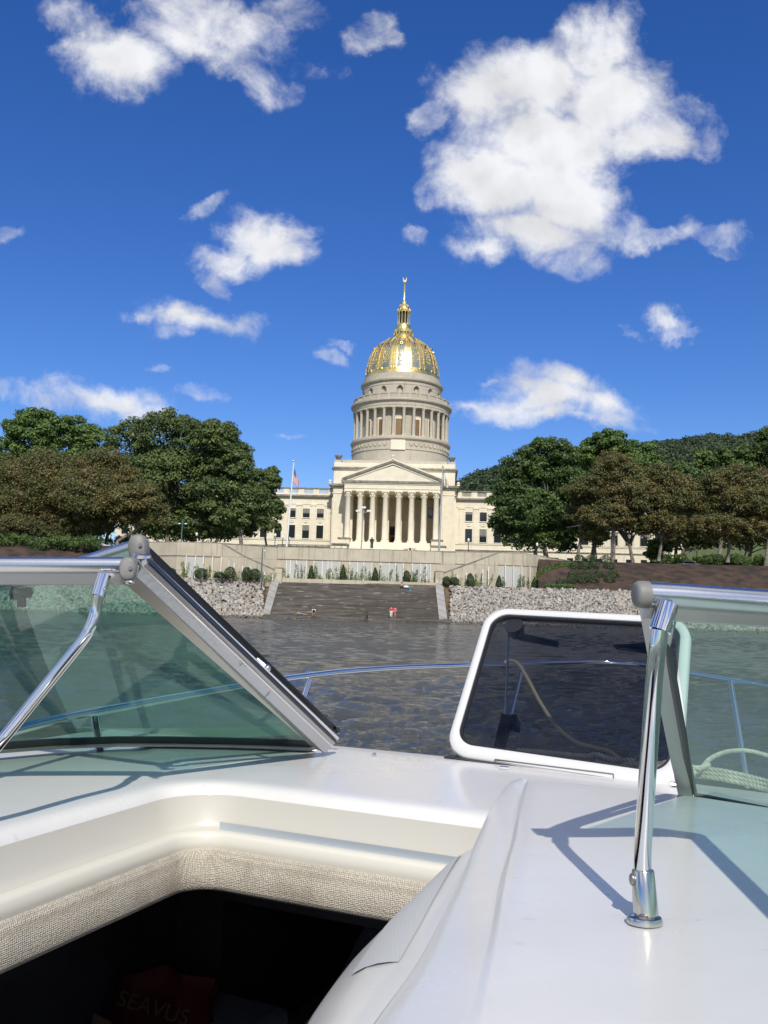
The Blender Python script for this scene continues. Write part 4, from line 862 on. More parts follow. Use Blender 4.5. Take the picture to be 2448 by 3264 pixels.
for a, b_, z0, z1 in ((910, 974, 6.5, 9.5), (999, 1082, 6.5, 9.5), (1113, 1184, 6.5, 9.5), (1213, 1285, 6.5, 9.5), (1313, 1371, 6.5, 9.5), (592, 619, 6, 9.4), (621, 646, 6, 9.4), (1586, 1636, 6, 9.5), (1638, 1662, 6, 9.5), (1665, 1689, 6, 9.5)):
    m = MB(); p, q = pt(a, wallY(a), 0), pt(b_, wallY(b_), 0); m.hexa([Vector((p.x, p.y - .06, z0)), Vector((q.x, q.y - .06, z0)), Vector((q.x, q.y - .01, z0)), Vector((p.x, p.y - .01, z0)), Vector((p.x, p.y - .06, z1)), Vector((q.x, q.y - .06, z1)), Vector((q.x, q.y - .01, z1)), Vector((p.x, p.y - .01, z1))]); m.build('pale_panel', 'pale_panel', wl, local=False)
# sparse climbing plants between the posts
def vines(px0, px1, z0, z1, n, seed, off=.42, thick=.45):
    rg = np.random.default_rng(seed); P = []
    for k in range(n):
        px = rg.uniform(px0, px1); h = z0 + (z1 - z0) * rg.beta(1.2, 1.6) ; lean = rg.normal(0, 3.2)
        m_ = int(26 * (h - z0)); z = rg.uniform(z0, h, m_); w = .42 - .30 * (z - z0) / (z1 - z0 + .01)
        for zz, ww in zip(z, w):
            p = pt(px + lean * (zz - z0) + rg.normal(0, 8 * ww), wallY(px) - off + rg.normal(0, thick * .5), zz); P.append(p[:])
    P = np.array(P); N = unit(rg.normal(size=P.shape) + np.array([0.2, -1, .4])); return quads_mesh('climbing_vines', P, N, rg.uniform(.05, .13, len(P)), 'leaf_green')
for a, b_, z0, z1, n, s_, lab, off in ((902, 1374, 6.45, 9.7, 120, 11, 'sparse green climbing vines on the middle wall above the steps', .5), (560, 690, 6.0, 9.2, 30, 12, 'leafy climbing vines on the wall left of the steps', .5),
                             (690, 870, 6.0, 8.2, 46, 13, 'dense climbing shrubs below the left wall staircase', 2.0), (1425, 1560, 6.0, 8.8, 40, 14, 'climbing vines below the right wall staircase', 2.0), (1560, 1712, 6.0, 8.6, 20, 15, 'thin climbing vines on the wall right of the steps', .6)):
    tag(vines(a, b_, z0, z1, n, s_, off), lab, 'vines', 'climbing plants along the river wall', 'stuff')

# shrubs --------------------------------------------------------------
def shrub_mesh(kind, h, r, n, seed):
    rg = np.random.default_rng(seed); u = unit(rg.normal(size=(n, 3))); z = rg.uniform(0, 1, n)
    if kind == 'cone': rad = r * np.clip(np.minimum(1.0, z * 6 + .5) * (1 - z) ** .75 + .05, 0, 1)
    elif kind == 'pear': rad = r * np.sqrt(np.clip(1 - ((z - .35) / .66) ** 2, .02, 1))
    else: rad = r * np.sqrt(np.clip(1 - ((z - .4) / .62) ** 2, .02, 1))
    a = rg.uniform(0, 6.283, n); lump = 1 + .16 * np.sin(a * 3 + z * 9 + seed) + rg.normal(0, .07, n)
    k = rg.uniform(.72, 1, n) ** .5 * lump
    P = np.stack([np.cos(a) * rad * k, np.sin(a) * rad * k, z * h], 1)
    N = unit(np.stack([np.cos(a), np.sin(a), .5 + 0 * a], 1) + rg.normal(0, .5, (n, 3)))
    return P, N, rg.uniform(.05, .11, n) * (1 if h < 2.2 else 1.15)
def shrub(px, Y, z, h, r, kind, label, name='shrub', group=None, m='leaf_shrub', n=1500, seed=None):
    p = pt(px, Y, z); root = empty(name, p[:])
    P, N, S = shrub_mesh(kind, h, r, n, seed or int(px)); quads_mesh('foliage', P, N, S, m, root)
    mb = MB(); mb.tube([(0, 0, -.15), (0, 0, h * .45)], [.07, .03], 6); mb.build('stem', 'bark', root)
    tag(root, label, 'shrub', group); return root
cg = 'clipped cone shrubs along the river wall'
for px, z, h, lab in ((992, 6.45, 2.3, 'cone shrub leftmost on the middle wall ledge, thin pointed top'), (1093, 6.45, 2.6, 'tallest dark cone shrub, second from left on the middle wall ledge'),
                      (1196, 6.45, 2.25, 'cone shrub third from left on the middle wall ledge'), (1297, 6.4, 1.95, 'rounded cone shrub rightmost on the middle wall ledge')):
    shrub(px, wallY(px) - 1.0, z, h, .62, 'cone' if h > 2 else 'pear', lab, group=cg)
for px, h, lab in ((1499, 2.1, 'dark cone shrub nearest the right end pier of the staircase'), (1591, 1.9, 'dark cone shrub under the high end of the right staircase'), (1703, 1.7, 'dark cone shrub at the far right end of the wall')):
    shrub(px, wallY(px) - 2.6, 6.0, h, .6, 'cone' if px != 1499 else 'pear', lab, group=cg)
bg_ = 'loose shrubs at the foot of the river wall'
for px, h, r, lab in ((545, 1.4, .8, 'low dark shrub beside the black windshield seal'), (700, 1.0, .9, 'small clipped dark hedge ball left of the teal lamp post'), (786, 2.0, .8, 'upright dark bush just left of the teal post'), (812, 1.8, .9, 'leafy bush at the foot of the teal post'),
                      (1424, 1.5, .7, 'leafy bush against the right stair pier'), (1448, 1.4, .8, 'low leafy bush two steps from the right stair pier'), (640, 1.5, 1.0, 'broad leafy bush between the left white posts'), (733, 1.9, .9, 'tall loose bush under the left staircase')):
    shrub(px, wallY(px) - 2.5, 6.0, h, r, 'round', lab, group=bg_)

# planting bed right of the wall
k = 0
rowdef = [(1868, [1790, 1822, 1856, 1892, 1944], 4.6, 'lowest'), (1842, [1826, 1868, 1910, 1955], 3.0, 'second'), (1815, [1832, 1865, 1893, 1940], 1.7, 'third'), (1792, [1848, 1884, 1930], .8, 'upper')]
names = ['leftmost', 'second from left', 'third from left', 'fourth from left', 'rightmost']
def slopeZ(px, Y):
    yw = wallY(px); y0 = min(yw - .2, berm(px) + 1.2)
    if px > 1830: y0 = min(y0, yw - 7)
    t = max(0, min(1, (Y - y0) / (yw - y0))); return 5.98 + 5.22 * t
for py, xs, dy, rn in rowdef:
    for i, px in enumerate(xs):
        # find the distance where the slope has this height in the view
        best = min((abs((ZC + (1632 + FPX * math.tan(PITCH) + (px - 1224) * math.tan(ROLL) - py) * Y / FPX) - slopeZ(px, Y)), Y) for Y in np.arange(wallY(px) - 9, wallY(px) + .1, .15))[1]
        shrub(px, best, slopeZ(px, best) - .1, 1.35, .95, 'round', 'round green shrub %s in the %s row of the mulched bed' % (names[i] if i < len(xs) - 1 else 'rightmost', rn), group='shrubs in the mulched bed right of the wall', n=900, seed=500 + k); k += 1
for i, px in enumerate([1748, 1766, 1783, 1800, 1818, 1836, 1854, 1872, 1890, 1906]):
    shrub(px, wallY(px) - 8.3 if px > 1830 else berm(px) + 1.0, 5.95, .8, .75, 'round', 'low clipped box ball in the long dark hedge row, number %s from its left end' % ['one', 'two', 'three', 'four', 'five', 'six', 'seven', 'eight', 'nine', 'ten'][i], name='hedge_ball', group='clipped hedge row at the bottom of the bed', m='leaf_deep', n=700, seed=600 + i)
for i, px in enumerate([1932, 1950, 1968]):
    shrub(px, wallY(px) - 8.0, 5.98, .8, .68, 'round', ('left', 'middle', 'right')[i] + ' one of three separate box balls right of the hedge row', name='hedge_ball', group='clipped hedge row at the bottom of the bed', m='leaf_deep', n=700, seed=620 + i)

# ================================================================ THE CAPITOL
AX = Vector((4.34, 262.0, 0)); BETA = R(3.7)
cp = empty('capitol_building', AX[:], -BETA); tag(cp, 'pale limestone capitol with columned portico, colonnaded drum and gold dome', 'building')
LS, LD = 'limestone', 'limestone_dome'
# drum stack
def ring(name, prof, mt, n=96, parent=cp, smooth=True): 
    m = MB(); m.lathe(prof, n); return m.build(name, mt, parent, smooth=smooth, autos=30)
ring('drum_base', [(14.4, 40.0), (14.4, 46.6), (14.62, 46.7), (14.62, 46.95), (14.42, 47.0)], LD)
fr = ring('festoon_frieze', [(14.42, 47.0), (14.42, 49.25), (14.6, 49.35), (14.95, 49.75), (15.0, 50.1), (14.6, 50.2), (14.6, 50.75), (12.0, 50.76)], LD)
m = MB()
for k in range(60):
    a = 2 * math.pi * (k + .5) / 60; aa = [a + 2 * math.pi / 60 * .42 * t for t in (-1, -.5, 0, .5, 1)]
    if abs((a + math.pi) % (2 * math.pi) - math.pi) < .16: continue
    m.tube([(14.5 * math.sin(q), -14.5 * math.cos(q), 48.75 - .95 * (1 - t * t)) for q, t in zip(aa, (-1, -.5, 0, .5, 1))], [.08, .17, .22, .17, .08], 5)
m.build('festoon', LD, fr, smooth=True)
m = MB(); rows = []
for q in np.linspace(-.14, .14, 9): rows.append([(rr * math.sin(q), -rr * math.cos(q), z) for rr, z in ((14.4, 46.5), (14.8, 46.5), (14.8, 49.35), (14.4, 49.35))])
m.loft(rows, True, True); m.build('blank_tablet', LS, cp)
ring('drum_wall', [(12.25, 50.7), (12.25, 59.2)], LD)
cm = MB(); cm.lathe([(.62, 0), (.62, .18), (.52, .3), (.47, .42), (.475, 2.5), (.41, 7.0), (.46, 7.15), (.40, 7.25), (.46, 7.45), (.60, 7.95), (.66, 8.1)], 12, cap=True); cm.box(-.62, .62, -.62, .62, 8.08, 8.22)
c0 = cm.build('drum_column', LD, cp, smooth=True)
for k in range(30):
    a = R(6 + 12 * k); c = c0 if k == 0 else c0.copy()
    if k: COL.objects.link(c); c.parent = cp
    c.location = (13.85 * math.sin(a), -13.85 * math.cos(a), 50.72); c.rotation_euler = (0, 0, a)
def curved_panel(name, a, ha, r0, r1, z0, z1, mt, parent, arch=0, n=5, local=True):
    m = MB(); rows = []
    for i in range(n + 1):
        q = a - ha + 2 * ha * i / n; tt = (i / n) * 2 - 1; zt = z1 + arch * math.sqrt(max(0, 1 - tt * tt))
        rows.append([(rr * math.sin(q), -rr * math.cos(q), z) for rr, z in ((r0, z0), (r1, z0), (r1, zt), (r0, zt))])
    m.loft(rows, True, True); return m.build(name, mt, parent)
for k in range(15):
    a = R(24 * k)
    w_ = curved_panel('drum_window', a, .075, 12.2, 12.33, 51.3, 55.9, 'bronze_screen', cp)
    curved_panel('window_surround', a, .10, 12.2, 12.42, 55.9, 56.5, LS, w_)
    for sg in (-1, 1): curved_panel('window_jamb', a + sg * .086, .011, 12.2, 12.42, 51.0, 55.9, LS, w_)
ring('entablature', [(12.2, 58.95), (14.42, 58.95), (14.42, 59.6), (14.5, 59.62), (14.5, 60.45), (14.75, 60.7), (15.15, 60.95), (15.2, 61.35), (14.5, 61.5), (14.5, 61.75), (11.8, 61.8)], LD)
bl_ = ring('drum_balustrade', [(14.3, 62.95), (14.38, 63.0), (14.38, 63.3), (13.95, 63.3), (13.95, 62.95), (14.3, 62.95)], LD)
m = MB()
for k in range(30):
    a0_ = R(12 * k - 1.6); 
    rows = [[(rr * math.sin(q), -rr * math.cos(q), z) for rr, z in ((13.98, 61.75), (14.34, 61.75), (14.34, 62.98), (13.98, 62.98))] for q in (a0_, a0_ + R(3.2))]
    m.loft(rows, True, True)
    for j in range(6):
        q = a0_ + R(3.2 + 8.8 * (j + .5) / 6); m.tube([(14.15 * math.sin(q), -14.15 * math.cos(q), 61.75), (14.15 * math.sin(q), -14.15 * math.cos(q), 62.96)], .085, 5, False)
m.build('baluster_ring', LD, bl_)
# attic with arched niches (cut by building the wall in strips)
m = MB(); N_ = 240
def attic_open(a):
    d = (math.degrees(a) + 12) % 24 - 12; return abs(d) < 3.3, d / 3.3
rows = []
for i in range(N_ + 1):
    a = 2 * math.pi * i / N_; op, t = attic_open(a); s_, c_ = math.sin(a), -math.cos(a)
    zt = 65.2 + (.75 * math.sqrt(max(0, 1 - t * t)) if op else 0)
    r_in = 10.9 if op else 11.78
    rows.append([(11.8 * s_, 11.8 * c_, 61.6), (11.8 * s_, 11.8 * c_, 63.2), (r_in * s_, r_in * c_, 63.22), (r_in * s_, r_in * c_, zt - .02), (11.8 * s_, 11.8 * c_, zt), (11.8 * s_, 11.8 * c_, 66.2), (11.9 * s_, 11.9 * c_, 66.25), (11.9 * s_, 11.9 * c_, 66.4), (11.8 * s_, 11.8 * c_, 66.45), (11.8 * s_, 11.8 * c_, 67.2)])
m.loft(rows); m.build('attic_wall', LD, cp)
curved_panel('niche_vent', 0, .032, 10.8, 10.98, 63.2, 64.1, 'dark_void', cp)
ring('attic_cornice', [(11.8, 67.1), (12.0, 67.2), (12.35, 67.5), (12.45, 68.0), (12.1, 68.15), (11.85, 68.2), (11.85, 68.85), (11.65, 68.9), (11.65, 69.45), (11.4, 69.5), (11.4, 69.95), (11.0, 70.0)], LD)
# gold dome
prof = [(11.3, 69.9), (11.25, 70.6), (11.05, 71.4), (10.9, 72.9), (10.55, 74.6), (10.07, 76.4), (9.36, 78.1), (8.42, 79.6), (7.0, 81.0), (5.1, 82.35), (3.6, 83.1), (2.6, 83.5)]
def prof_r(z):
    for (r0, z0), (r1, z1) in zip(prof, prof[1:]):
        if z <= z1: return r0 + (r1 - r0) * (z - z0) / (z1 - z0)
    return prof[-1][0]
dome = ring('dome', prof, 'gold', 120)
zs = np.linspace(71.2, 82.7, 22)
for k in range(15):
    a = R(24 * k); m = MB()            # blue-grey lead panel
    m.loft([[((prof_r(z) + .05) * math.sin(q), -(prof_r(z) + .05) * math.cos(q), z) for q in np.linspace(a - R(5.6), a + R(5.6), 5)] for z in zs[1:]]); pn = m.build('dome_panel', 'dome_panel', dome, smooth=True)
    m = MB(); rg = random.Random(k * 3 + 1)
    def leafb(z, dq, s):                 # gilded leaf relief
        r_ = prof_r(z) + .12; q = a + dq / r_; m.ball((r_ * math.sin(q), -r_ * math.cos(q), z), s, 3, 1, 1, 1.1)
    for z in np.arange(73.4, 78.6, .42):
        w_ = .30 + .42 * abs(math.sin((z - 73.4) * 1.55)) * (prof_r(z) / 11)
        for s_ in (-1, 1): leafb(z + rg.uniform(-.1, .1), s_ * w_, rg.uniform(.13, .2))
        if rg.random() < .6: leafb(z, rg.uniform(-.1, .1), .17)
    m.build('gilded_relief', 'gold', pn, smooth=True); m = MB()
    for z in np.arange(80.3, 82.4, .4):
        for s_ in (-1, 0, 1): leafb(z + rg.uniform(-.1, .1), s_ * .3 * prof_r(z) / 8, .16)
    m.build('gilded_relief', 'gold', pn, smooth=True)
    m = MB()                             # raised gilded rib, with a beaded strip down its middle
    b0 = a + R(12)
    for (w0, w1, dr) in ((-6.2, -2.2, .16), (2.2, 6.2, .16), (-2.0, 2.0, .05)):
        m.loft([[((prof_r(z) + d_) * math.sin(q), -(prof_r(z) + d_) * math.cos(q), z) for q, d_ in ((b0 + R(w0), 0), (b0 + R(w0), dr), (b0 + R((w0 + w1) / 2), dr + .06), (b0 + R(w1), dr), (b0 + R(w1), 0))] for z in zs])
    for z in np.arange(72.3, 81.5, .5):
        r_ = prof_r(z) + .14
        for s_ in (-.32, .32):
            q = b0 + s_ * min(1, r_ / 8) / r_; m.ball((r_ * math.sin(q), -r_ * math.cos(q), z), .14, 3)
    m.build('dome_rib', 'gold', dome, smooth=True)
    z = 79.1; r_ = prof_r(z) + .05; m = MB()
    m.tube([((r_ - .3) * math.sin(a), -(r_ - .3) * math.cos(a), z), ((r_ + .55) * math.sin(a), -(r_ + .55) * math.cos(a), z + .1)], .42, 10); oc = m.build('oculus', 'gold', dome, smooth=True)
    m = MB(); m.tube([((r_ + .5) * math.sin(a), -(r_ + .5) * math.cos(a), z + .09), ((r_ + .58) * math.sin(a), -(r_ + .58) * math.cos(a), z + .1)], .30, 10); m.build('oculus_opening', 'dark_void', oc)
# lantern
ring('lantern_base', [(2.6, 83.3), (2.62, 84.0), (2.3, 84.05), (2.3, 84.75), (3.05, 84.8), (3.1, 85.6), (2.5, 85.75), (2.35, 86.1), (2.05, 87.2), (2.1, 87.6), (.9, 87.62)], 'gold', 32)
m = MB()
for k in range(16):
    q = R(22.5 * k); m.tube([(2.85 * math.sin(q), -2.85 * math.cos(q), 84.0), (2.95 * math.sin(q), -2.95 * math.cos(q), 84.8)], .16, 5)
m.build('lantern_bracket', 'gold', cp)
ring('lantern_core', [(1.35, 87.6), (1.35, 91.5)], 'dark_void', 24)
lc = MB(); lc.lathe([(.2, 0), (.15, .15), (.15, 3.4), (.22, 3.65), (.22, 3.8)], 8, cap=True); l0 = lc.build('lantern_column', 'gold', cp, smooth=True)
for k in range(12):
    q = R(15 + 30 * k); c = l0 if k == 0 else l0.copy()
    if k: COL.objects.link(c); c.parent = cp
    c.location = (1.83 * math.sin(q), -1.83 * math.cos(q), 87.62)
ring('lantern_roof', [(1.3, 91.3), (2.05, 91.35), (2.1, 91.75), (1.9, 91.8), (1.95, 92.0), (1.6, 92.3), (1.45, 92.9), (1.2, 93.4), (1.22, 93.6), (.9, 94.1), (.85, 94.5), (.5, 95.0), (.42, 95.4), (.34, 95.6), (.2, 100.2), (.3, 100.4), (.34, 100.6), (.1, 100.7)], 'gold', 24)
m = MB()
for k in range(12):
    q = R(30 * k); m.ball((1.95 * math.sin(q), -1.95 * math.cos(q), 92.15), .26, 3, 1, 1, 1.3)
    q = R(30 * k + 15); m.ball((1.3 * math.sin(q), -1.3 * math.cos(q), 93.5), .2, 3, 1, 1, 1.3)
m.build('roof_ornament', 'gold', cp)
m = MB(); m.ball((0, 0, 101.1), .42, 5, .8, .6, 1.2)
for s_ in (-1, 1): m.hexa([(s_ * .1, -.06, 101.0), (s_ * .45, -.06, 101.3), (s_ * .45, .06, 101.3), (s_ * .1, .06, 101.0), (s_ * .2, -.06, 101.6), (s_ * .62, -.06, 102.7), (s_ * .62, .06, 102.7), (s_ * .2, .06, 101.6)])
m.ball((0, -.1, 101.75), .18, 4); m.build('eagle', 'gold', cp, smooth=True)

# main block, octagonal base and pylons
def slab(name, x0, x1, y0, y1, z0, z1, mt=LS, parent=cp, bevel=0.0): m = MB(); m.box(x0, x1, y0, y1, z0, z1); return m.build(name, mt, parent, bevel=bevel)
def octa(name, r, z0, z1, mt=LD):
    m = MB(); c = r * math.tan(R(22.5)); P = [(-c, -r), (c, -r), (r, -c), (r, c), (c, r), (-c, r), (-r, c), (-r, -c)]
    m.loft([[(x, y, z) for x, y in P] for z in (z0, z1)], True, True); return m.build(name, mt, cp)
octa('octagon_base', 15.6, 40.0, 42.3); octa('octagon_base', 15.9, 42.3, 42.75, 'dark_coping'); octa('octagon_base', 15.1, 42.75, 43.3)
YF = -29.5
YB = YF + 7.0
slab('main_block', -16.1, 16.1, YB, 29.5, 12.5, 40.1)
slab('main_block', -12.25, 12.25, YF, YB - .002, 31.6, 40.1)
for s_ in (-1, 1): slab('flank_wall', *sorted((s_ * 12.25, s_ * 16.1)), YF, YB - .002, 12.5, 40.1)
for s_ in (-1, 1): 
    slab('side_bay', *sorted((s_ * 16.1, s_ * 16.5)), YF + 1.0, 28.5, 12.5, 33.6)
def framed(name, x, yf, z0, z1, out, mt, yb=29.5): return slab(name, -x - out, x + out, yf - out, yb + out, z0, z1, mt)
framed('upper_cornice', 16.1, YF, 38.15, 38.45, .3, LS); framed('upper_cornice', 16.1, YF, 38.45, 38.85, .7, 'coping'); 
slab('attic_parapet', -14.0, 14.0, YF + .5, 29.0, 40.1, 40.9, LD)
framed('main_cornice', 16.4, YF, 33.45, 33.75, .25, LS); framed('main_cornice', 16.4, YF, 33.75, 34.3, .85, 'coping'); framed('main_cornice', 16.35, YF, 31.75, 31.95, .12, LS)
for sx in (-1, 1):
    for yy in (YF + 1.2, 28.3):
        pd_ = slab('corner_pedestal', sx * 15.15 - .95, sx * 15.15 + .95, yy - .95, yy + .95, 40.1, 40.75, LD)
        m = MB(); m.lathe([(.55, 0), (.45, .25), (.7, .7), (.95, 1.05), (1.0, 1.35), (.6, 1.3)], 10, (sx * 15.15, yy, 40.75), cap=True)
        for k in range(8): q = R(45 * k); m.ball((sx * 15.15 + .85 * math.sin(q), yy - .85 * math.cos(q), 42.1), .25, 3)
        m.build('urn', 'coping', pd_, smooth=True)
    m = MB(); m.lathe([(.5, 0), (.35, .3), (.5, .7), (.1, 1.1)], 8, (sx * 17.0, YF - .3, 34.3), cap=True); m.build('acroterion', LS, cp, smooth=True)
# portico recess: the dark hall behind the columns is a real room cut into the block front
PX, PC = 12.3, -36.4
slab('portico_floor', -12.2, 12.2, -37.8, YB - .02, 12.6, 18.45); slab('portico_floor', -13.2, 13.2, -37.8, YF - .01, 12.6, 18.44)
for x in (-11.35, -8.2, -5.0, -1.7, 1.7, 5.0, 8.2, 11.35):
    slab('inner_pier', x - .62, x + .62, YF - .2, YF + 1.0, 18.45, 30.6); slab('pier_cap', x - .75, x + .75, YF - .35, YF + 1.15, 30.6, 31.598); slab('pier_base', x - .8, x + .8, YF - .4, YF + 1.2, 18.45, 19.6)
YF0 = YF; YF = YB
bw = slab('portico_back_wall', -12.2, 12.2, YF - .12, YF - .02, 18.45, 31.59)
for x in (-9.8, -6.6, -3.35, 3.35, 6.6, 9.8):
    slab('pilaster', x - .7, x + .7, YF - .62, YF - .12, 18.45, 30.0, LS)
    slab('pilaster_cap', x - .85, x + .85, YF - .75, YF - .12, 30.0, 31.2, LS)
slab('door_lintel', -2.1, 2.1, YF - .7, YF - .12, 25.0, 25.5); 
dr = slab('entrance_door', -1.25, 1.25, YF - .30, YF - .12, 18.46, 23.9, 'bronze_screen')
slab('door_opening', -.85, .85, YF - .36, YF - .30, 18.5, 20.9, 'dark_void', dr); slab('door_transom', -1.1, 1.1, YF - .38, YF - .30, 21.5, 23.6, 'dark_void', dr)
for s_ in (-1, 1): slab('door_jamb', *sorted((s_ * 1.25, s_ * 1.6)), YF - .5, YF - .12, 18.46, 25.0, LS)
for x in (-9.9 + 1.65, 9.75 + .1): 
    b_ = slab('hanging_banner', x - .62, x + .62, YF - 7.45, YF - 7.4, 25.6, 28.4, 'poster'); slab('banner_picture', x - .5, x + .5, YF - 7.47, YF - 7.452, 26.4, 28.2, 'cloth_grey', b_)
YF = YF0
slab('architrave', -PX, PX, PC - .75, YF - .05, 31.6, 33.4, LS)
slab('portico_fillet', -PX - .1, PX + .1, PC - .87, YF - .05, 32.2, 32.35, LS)
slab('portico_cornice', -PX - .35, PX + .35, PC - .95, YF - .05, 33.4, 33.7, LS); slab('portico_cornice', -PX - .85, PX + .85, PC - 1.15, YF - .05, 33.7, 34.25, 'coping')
apx = 39.2; hx = PX + .85
m = MB(); m.loft([[(-hx + 1.2, y, 34.25), (hx - 1.2, y, 34.25), (0, y, apx - .9)] for y in (PC - .45, YF - .05)], True, True); m.build('tympanum', LS, cp)
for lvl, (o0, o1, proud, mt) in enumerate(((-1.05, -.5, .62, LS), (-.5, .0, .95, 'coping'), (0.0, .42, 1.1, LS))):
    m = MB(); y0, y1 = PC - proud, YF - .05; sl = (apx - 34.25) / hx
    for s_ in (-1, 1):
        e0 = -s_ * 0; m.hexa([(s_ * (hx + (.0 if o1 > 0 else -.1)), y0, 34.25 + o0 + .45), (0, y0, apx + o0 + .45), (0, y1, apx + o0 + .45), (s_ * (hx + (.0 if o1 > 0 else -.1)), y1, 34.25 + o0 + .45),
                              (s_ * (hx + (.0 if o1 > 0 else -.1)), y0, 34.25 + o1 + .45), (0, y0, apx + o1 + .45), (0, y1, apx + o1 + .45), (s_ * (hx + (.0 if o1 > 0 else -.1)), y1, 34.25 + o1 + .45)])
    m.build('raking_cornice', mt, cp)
m = MB(); m.lathe([(.5, 0), (.3, .3), (.5, .7), (.15, 1.1)], 8, (0, PC - .8, apx + .7), cap=True); m.build('acroterion', LS, cp, smooth=True)
cm = MB(); cm.box(-.95, .95, -.95, .95, 0, .28)
cm.lathe([(.95, .28), (.97, .45), (.82, .6), (.86, .75), (.74, .9), (.735, 4), (.64, 11.35), (.74, 11.5), (.62, 11.55)], 20)
cap_ = MB(); cap_.lathe([(.62, 0), (.70, .35), (.76, .42), (.70, .5), (.84, .95), (.80, 1.02), (.98, 1.38)], 16, cap=True); cap_.box(-1.0, 1.0, -1.0, 1.0, 1.38, 1.62)
for k in range(8):
    for z_, r_ in ((.35, .78), (.85, .88)): q = R(45 * k + (22 if z_ > .5 else 0)); cap_.ball((r_ * math.sin(q), r_ * math.cos(q), z_), .17, 3, 1, 1, 1.5)
for sx in (-1, 1):
    for sy in (-1, 1): cap_.ball((sx * .82, sy * .82, 1.2), .2, 4)
c0 = None
for x in (-11.35, -8.2, -5.0, -1.7, 1.7, 5.0, 8.2, 11.35):
    if c0 is None: c0 = cm.build('portico_column', LS, cp, smooth=True); k0 = cap_.build('capital', LS, c0, smooth=True); k0.location = (0, 0, 11.55); c = c0
    else:
        c = c0.copy(); COL.objects.link(c); c.parent = cp; kk = k0.copy(); COL.objects.link(kk); kk.parent = c
    c.location = (x, PC, 18.45)
for i in range(22): pass
m = MB(); NST = 30
rowsS = []
for i in range(NST):
    z = 18.4 - i * .18; y = -37.8 - i * .34; rowsS.append([(-10.3, y, z), (10.3, y, z)]); rowsS.append([(-10.3, y - .33, z), (10.3, y - .33, z)])
m.loft(rowsS); m.build('entrance_steps', LS, cp)
for s_ in (-1, 1):
    slab('step_cheek', *sorted((s_ * 10.3, s_ * 13.1)), -40.5, -37.4, 12.6, 18.9); slab('cheek_cap', *sorted((s_ * 10.15, s_ * 13.3)), -40.7, -37.2, 18.9, 19.25, 'coping')
    slab('step_cheek', *sorted((s_ * 10.3, s_ * 13.9)), -46.0, -40.5, 12.6, 17.0); slab('cheek_cap', *sorted((s_ * 10.15, s_ * 14.1)), -46.2, -40.72, 17.0, 17.35, 'coping')
